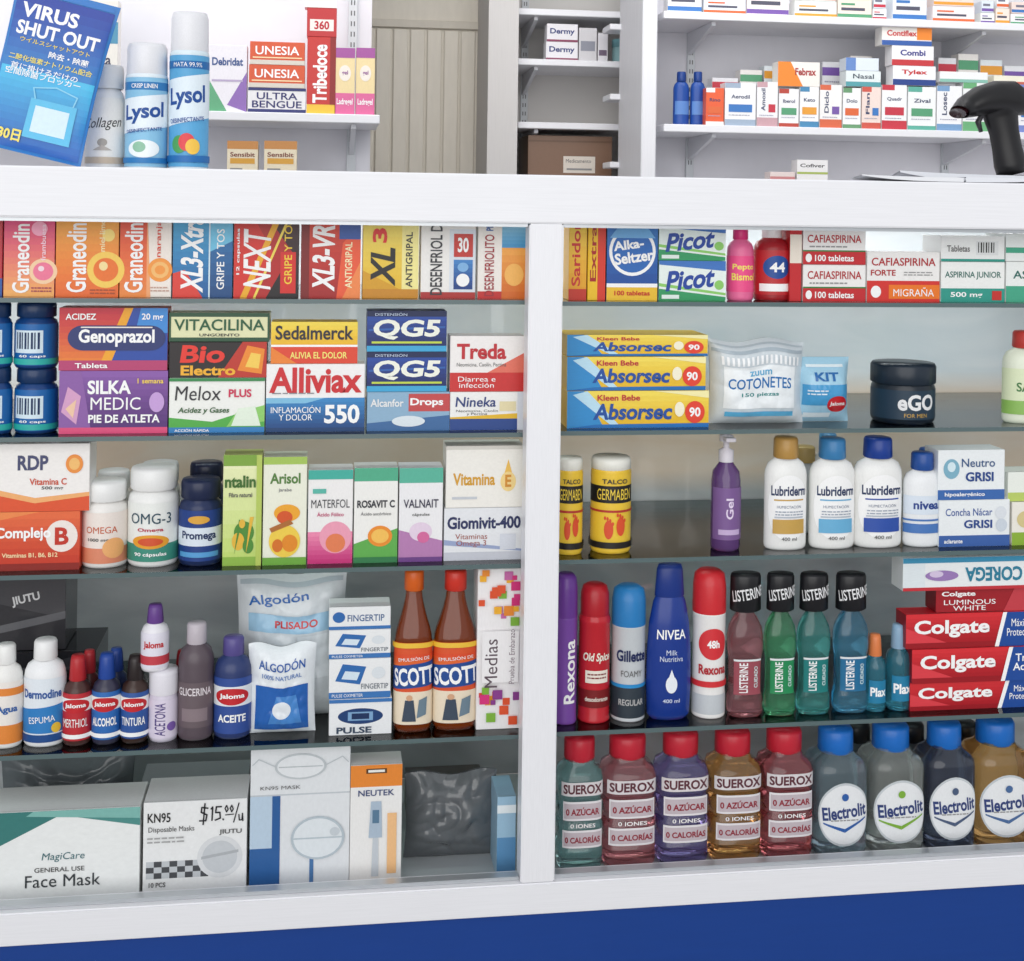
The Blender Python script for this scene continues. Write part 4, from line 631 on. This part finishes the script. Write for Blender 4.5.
m2=wallshelf(518,640,123,YD-.25,YD+.05,th=.02,br=(524,))
m0=wallshelf(518,640,10,YD-.25,YD+.05,th=.02,br=(524,))
m3=wallshelf(518,640,182,YD-.25,YD+.05,th=.02,br=())
for vv in(24,94,162):
    wallshelf(610,641,vv,YR-.02,YD-.26,th=.018,lab='short white shelf end on side bracket')
r1=wallshelf(664,1024,128,YR-.29,YR,br=(690,945),x1=2.9)
r0=wallshelf(664,1024,17,YR-.29,YR,br=(690,945),x1=2.9)
r2=wallshelf(664,1024,196,YR-.29,YR,br=(),x1=2.9)
for u,Y,w in((352,YL,14),(524,YD+.05,9),(690,YR,10),(945,YR,10)):
    x=P(u,80,Y)[0];mb=MB();addbox(mb,-.012,.012,-.011,-.0005,0,2.0,M('ccd0d4',.35),.001)
    for k in range(40):
        zz=.9+k*.028
        for sx_ in(-.004,.004):mb.add([(sx_-.0015,-.0113,zz),(sx_+.0015,-.0113,zz),(sx_+.0015,-.0113,zz+.013),(sx_-.0015,-.0113,zz+.013)],[[0,1,2,3]],M('5a5c60'))
    o=mb.obj('shelf_upright',(x,Y-.0,.6));meta(o,'slotted white metal shelf upright on wall','shelf upright','slotted shelf uprights')
YI=YL-.265
g='cartons on the wall shelf behind the counter'
carton('medicine_carton','white carton with green and purple corners',208,247,45,s1,'ece8ee',[G([(0,0),(.5,0),(0,.5)],'5fa87c'),G([(1,0),(1,.6),(.5,.1)],'8f6ab4'),T('Debridat',.5,.75,.8,.12,'33518c',0,.03),R(.1,.45,.9,.48,'b8a8c8')],yf=YI,grp=g)
z=carton('ointment_box','navy and white muscle rub box with lettering',248,306,88,s1,'eae8ea',[R(0,0,1,.14,'2a2f6c'),R(0,.88,1,1,'2a2f6c'),T('ULTRA\nBENGUE',.5,.5,.86,.62,'2a2a6a',0,.04)],yf=YI,grp=g)
ua=[R(0,0,1,.2,'d8d0c4'),R(.05,.28,.95,.33,'f8e0b0'),T('UNESIA',.5,.62,.8,.38,W_,0,.04)]
z=carton('antifungal_box','orange red antifungal cream box',249,305,65,z,'d8552c',ua,yf=YI,grp=g)
carton('antifungal_box','orange red antifungal cream box on top',250,305,42,z,'d8552c',ua,yf=YI,grp=g)
z=carton('medicine_carton','tall red vitamin injection carton with vertical lettering',307,336,37,s1,'c8302c',[R(0,0,1,.12,'f0c23c'),T('Tribedoce',.45,.52,.76,.5,W_,90,.03),R(.8,.12,1,1,'8e1a1c')],yf=YI,grp=g)
z=carton('medicine_carton','red carton with white number panel stacked',307,337,8,z,'c02c30',[R(.1,.2,.9,.6,'efe6e0'),T('360',.5,.4,.5,.3,'b02',0,.03)],yf=YI,grp=g)
carton('medicine_carton','red and white carton at top of stack',305,337,-22,z,'d84440',[R(0,.0,1,.3,'f0ece8')],yf=YI,grp=g)
for a,b in((335,355),(356,375)):
    carton('pregnancy_test_box','pink and yellow tall carton with purple lettering',a,b,48,s1,'efd9a4',[R(0,0,1,.32,'e0679c'),R(0,.85,1,1,'a5539c'),E(.5,.62,.3,.12,'f3eadf'),T('Ladregel',.5,.18,.8,.12,W_,0,.02),T('gel',.5,.62,.3,.08,'8a3a8c')],yf=YI,grp='pink and yellow cartons')
carton('medicine_carton','orange white carton on shelf behind spray cans',84,118,0,s1,'e8e4dc',[R(0,.6,1,.8,'4a90b0'),R(0,.1,1,.3,'5fae6a'),T('Vita',.5,.45,.6,.1,'335')],yf=YI,grp=g)
carton('medicine_carton','dark green carton on shelf behind pouch',40,82,-10,s1,'4a6a5a',[R(0,.4,1,.6,'e0c060')],yf=YI,grp=g)
g='small beige cartons on the lower shelf'
for a,b in((227,258),(264,297)):
    carton('medicine_carton','small beige and yellow carton with orange strip',a,b,141,s1b,'e9dcc0',[R(0,.82,1,1,'c88a4a'),R(.1,.5,.9,.62,'d8a03c'),T('Sensibit',.5,.7,.8,.1,'7a3a2c',0,.02),R(.1,.3,.5,.4,'888')],yf=YI,grp=g)
YM=YD-.23
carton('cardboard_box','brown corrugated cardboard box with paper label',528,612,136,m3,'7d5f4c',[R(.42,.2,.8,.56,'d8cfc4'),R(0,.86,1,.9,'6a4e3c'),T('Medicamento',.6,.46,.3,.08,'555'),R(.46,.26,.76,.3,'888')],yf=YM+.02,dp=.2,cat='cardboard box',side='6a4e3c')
g='small cartons on the recessed shelf'
z=carton('medicine_carton','white carton with dark blue lettering',546,578,42,m1,'e8e6ea',[T('Dermy',.5,.55,.8,.4,'34407a',0,.04),R(0,0,1,.12,'8a3c5c')],yf=YM,grp=g)
carton('medicine_carton','white carton stacked on a similar one',547,578,24,z,'e8e6ea',[T('Dermy',.5,.55,.8,.4,'34407a',0,.04),R(0,0,1,.12,'8a3c5c')],yf=YM,grp=g)
carton('medicine_carton','grey white narrow carton',579,597,28,m1,'cfcdd0',[R(.1,.3,.9,.6,'8a8c98')],yf=YM,grp=g)
carton('medicine_carton','white carton with dark strip',598,608,33,m1,'dcdade',[R(.1,.2,.9,.4,'6c5c70')],yf=YM,grp=g)
bottle('plastic_tub','teal grey round plastic tub','jar',612,634,40,m1,'8fb4b8','6f9ca4',None,(),yf=YM,cat='tub')
YG=YR-.275
g='boxed medicines on the white wall shelf'
for a,b in((673,689),(690,705)):
    bottle('lotion_bottle','royal blue lotion bottle with blue cap','lotion',a,b,72,r1,'1c4a9c','1a3f88',(.1,.6),[R(.1,.2,.9,.7,'5a86c8')],yf=YG+.03,ysc=.7,grp='royal blue bottles on wall shelf')
its=[(706,724,88,'e8623a','f4f2f0','Rino'),(725,756,82,'f2f2f3','9fb0c4','Aerodil'),(757,778,80,'f0f0f2','c8a0a8','Amoxil'),(779,799,86,'efeff1','b8483c','Iberol'),(800,819,87,'f4f4f4','4a8ab4','Keto'),(820,842,84,'f2f0ee','d86a4a','Diclo'),(843,861,86,'f2f3f4','6a9a70','Dolo'),(862,881,84,'f0dcd4','d05a4c','Flan'),(882,907,85,'f3f4f5','c83a48','Quadr'),(908,936,86,'f2f4f4','5fae9c','Zival'),(937,962,84,'f2f2f4','7aa0c8','Losec'),(963,990,80,'eef0f0','6cae7a','Next'),(992,1015,90,'eceef0','c89ab0','Lip'),(1017,1050,84,'efeff2','7a8ac8','Met')]
tops={}
ac=['e06a3c','3f7ac0','c8384a','5aa078','e8a03c','7a5aa8']
for i,(a,b,vt,c,k,t) in enumerate(its):
    rot=90 if i in(2,5,7,10) else 0
    tx=T(t,.3,.6,.5,.2,'3a4468',90,.02) if rot else T(t,.5,.68,.6,.09,'3a4468',0,.02)
    tops[a]=carton('medicine_carton','small white boxed medicine with coloured band',a,b,vt+(i*5)%4,r1,c,[R(0,0,1,.1+.05*(i%3),k),R(0,.88,.5,1,k),tx,R(.55 if rot else .12,.32,.88,.5,ac[i%6]),FP(.12,.24,.8,1,'aaaabb',.05)],yf=YG,grp=g)
tz=max(tops[779],tops[800])
carton('medicine_carton','orange and white box lying across cartons',778,820,62,tz,'f0ebe4',[G([(0,0),(.6,0),(.3,1),(0,1)],'ee8a34'),T('Febrax',.66,.6,.5,.3,'a33',0,.03)],yf=YG,grp=g)
tz=max(tops[843],tops[862])
z=carton('medicine_carton','pale box lying on cartons',846,881,71,tz,'e4ecec',[R(0,0,1,.3,'58a0a8'),T('Nasal',.5,.65,.6,.3,'345')],yf=YG,grp=g)
carton('medicine_carton','pale blue box on top of stack',846,879,58,z,'dfe8f2',[R(0,0,.3,1,'6a8cc8')],yf=YG,grp=g)
tz=max(tops[882],tops[908])
z=carton('medicine_carton','white box with navy band in a stack',893,936,66,tz,'f2f2f5',[R(0,0,1,.3,'2c468c'),T('Tylex',.5,.65,.6,.3,'c33',0,.03)],yf=YG,grp=g)
z=carton('medicine_carton','white box with red band in a stack',892,934,46,z,'f1f0f2',[R(0,0,1,.3,'c83a40'),T('Combi',.5,.65,.6,.3,'338',0,.03)],yf=YG,grp=g)
carton('medicine_carton','white and orange box on top of a stack',882,932,26,z,'f2eee8',[R(0,0,1,.25,'3a60a8'),R(.7,.3,1,1,'ef8a34'),T('Contiflex',.4,.62,.6,.3,'c44',0,.03)],yf=YG,grp=g)
tz=max(tops[937],tops[963])
carton('medicine_carton','white box lying above cartons',940,988,72,tz,'f0f1f2',[R(0,0,1,.3,'8ac0b0')],yf=YG,grp=g)
tz=max(tops[992],tops[1017])
carton('medicine_carton','pale yellow box lying above cartons',994,1040,76,tz,'f0ecd8',[R(0,0,1,.3,'c86a5a')],yf=YG,grp=g)
for i,(a,b,vt) in enumerate(((712,738,78),(740,762,70),(764,780,66),(822,846,62),(850,872,56),(905,925,60),(938,956,58),(958,978,54),(980,1002,60),(1004,1030,66))):
    carton('medicine_carton','small pale boxed medicine in the second row',a,b,vt,r1,['e9eaee','f0ece8','e4ecf0'][i%3],[R(0,.8,1,.92,ac[(i+2)%6]),FP(.1,.7,.9,1,'9999aa',.05)],yf=YG+.11,dp=.05,grp='second row of boxed medicines')
g='boxes on the uppermost wall shelf'
random.seed(11)
x_=668
i=0
while x_<1030:
    wd=random.choice((14,20,26,34,42));c=['f0f0f2','e8eef4','f2e8e8','eef2ee','f4e4d8'][i%5];k=ac[(i*5+1)%6];h=random.choice((.03,.045,.06,.08))
    carton('medicine_carton','small boxed medicine with coloured lower band',x_,x_+wd,-20,r0,c,[R(0,.04,1,.2,k),R(.1,.36,.8,.5,'555566'),R(.1,.62,.5,.72,k)],yf=YG,grp=g,z1=r0+h)
    if h<.05:carton('medicine_carton','small flat boxed medicine stacked on another',x_+1,x_+wd-1,-20,r0+h+.001,['f4f4f4','f0dcd4','dfe8f2'][i%3],[R(0,.1,1,.35,ac[(i+3)%6]),R(.1,.55,.7,.75,'777788')],yf=YG,grp=g,z1=r0+h+.035)
    x_+=wd+random.choice((1,2,6));i+=1
g='low cartons on the bottom wall shelf'
carton('medicine_carton','small white carton with dark lettering',797,828,160,r2,'eceaea',[T('Cofiver',.5,.84,.8,.1,'444'),R(0,.6,1,.66,'a8b860')],yf=YG,grp=g)
carton('medicine_carton','small pinkish carton beside another',770,795,172,r2,'e4d4d0',[R(0,.6,1,.8,'cc8888')],yf=YG,grp=g)

# ================= LIGHT
w=bpy.data.worlds.new('world');sc.world=w;w.use_nodes=True
bg=w.node_tree.nodes['Background'];bg.inputs[0].default_value=(.93,.96,1,1);bg.inputs[1].default_value=.76
def area(nm,loc,tgt,sx,sy,en,col=(1,1,1)):
    l=bpy.data.lights.new(nm,'AREA');l.shape='RECTANGLE';l.size=sx;l.size_y=sy;l.energy=en;l.color=col
    o=bpy.data.objects.new(nm,l);sc.collection.objects.link(o);o.location=loc
    o.rotation_euler=(Vector(tgt)-Vector(loc)).to_track_quat('-Z','Y').to_euler()
area('ceiling_lamp',(.4,1.1,2.7),(.4,1.9,1.4),3.2,.6,20)
# added fill light under the countertop, brightens the shelves; no real lamp there
area('case_fill_light',(.1,.3,ztop-.026),(.1,.34,FZ),2.6,.04,5)
s=bpy.data.lights.new('sun','SUN');s.energy=1.45;s.angle=math.radians(60);s.color=(1,.98,.95)
so=bpy.data.objects.new('sun',s);sc.collection.objects.link(so);so.rotation_euler=Vector((.25,1,-.22)).to_track_quat('-Z','Y').to_euler();so.location=(-1,-3,3)
sc.view_settings.view_transform='Standard'
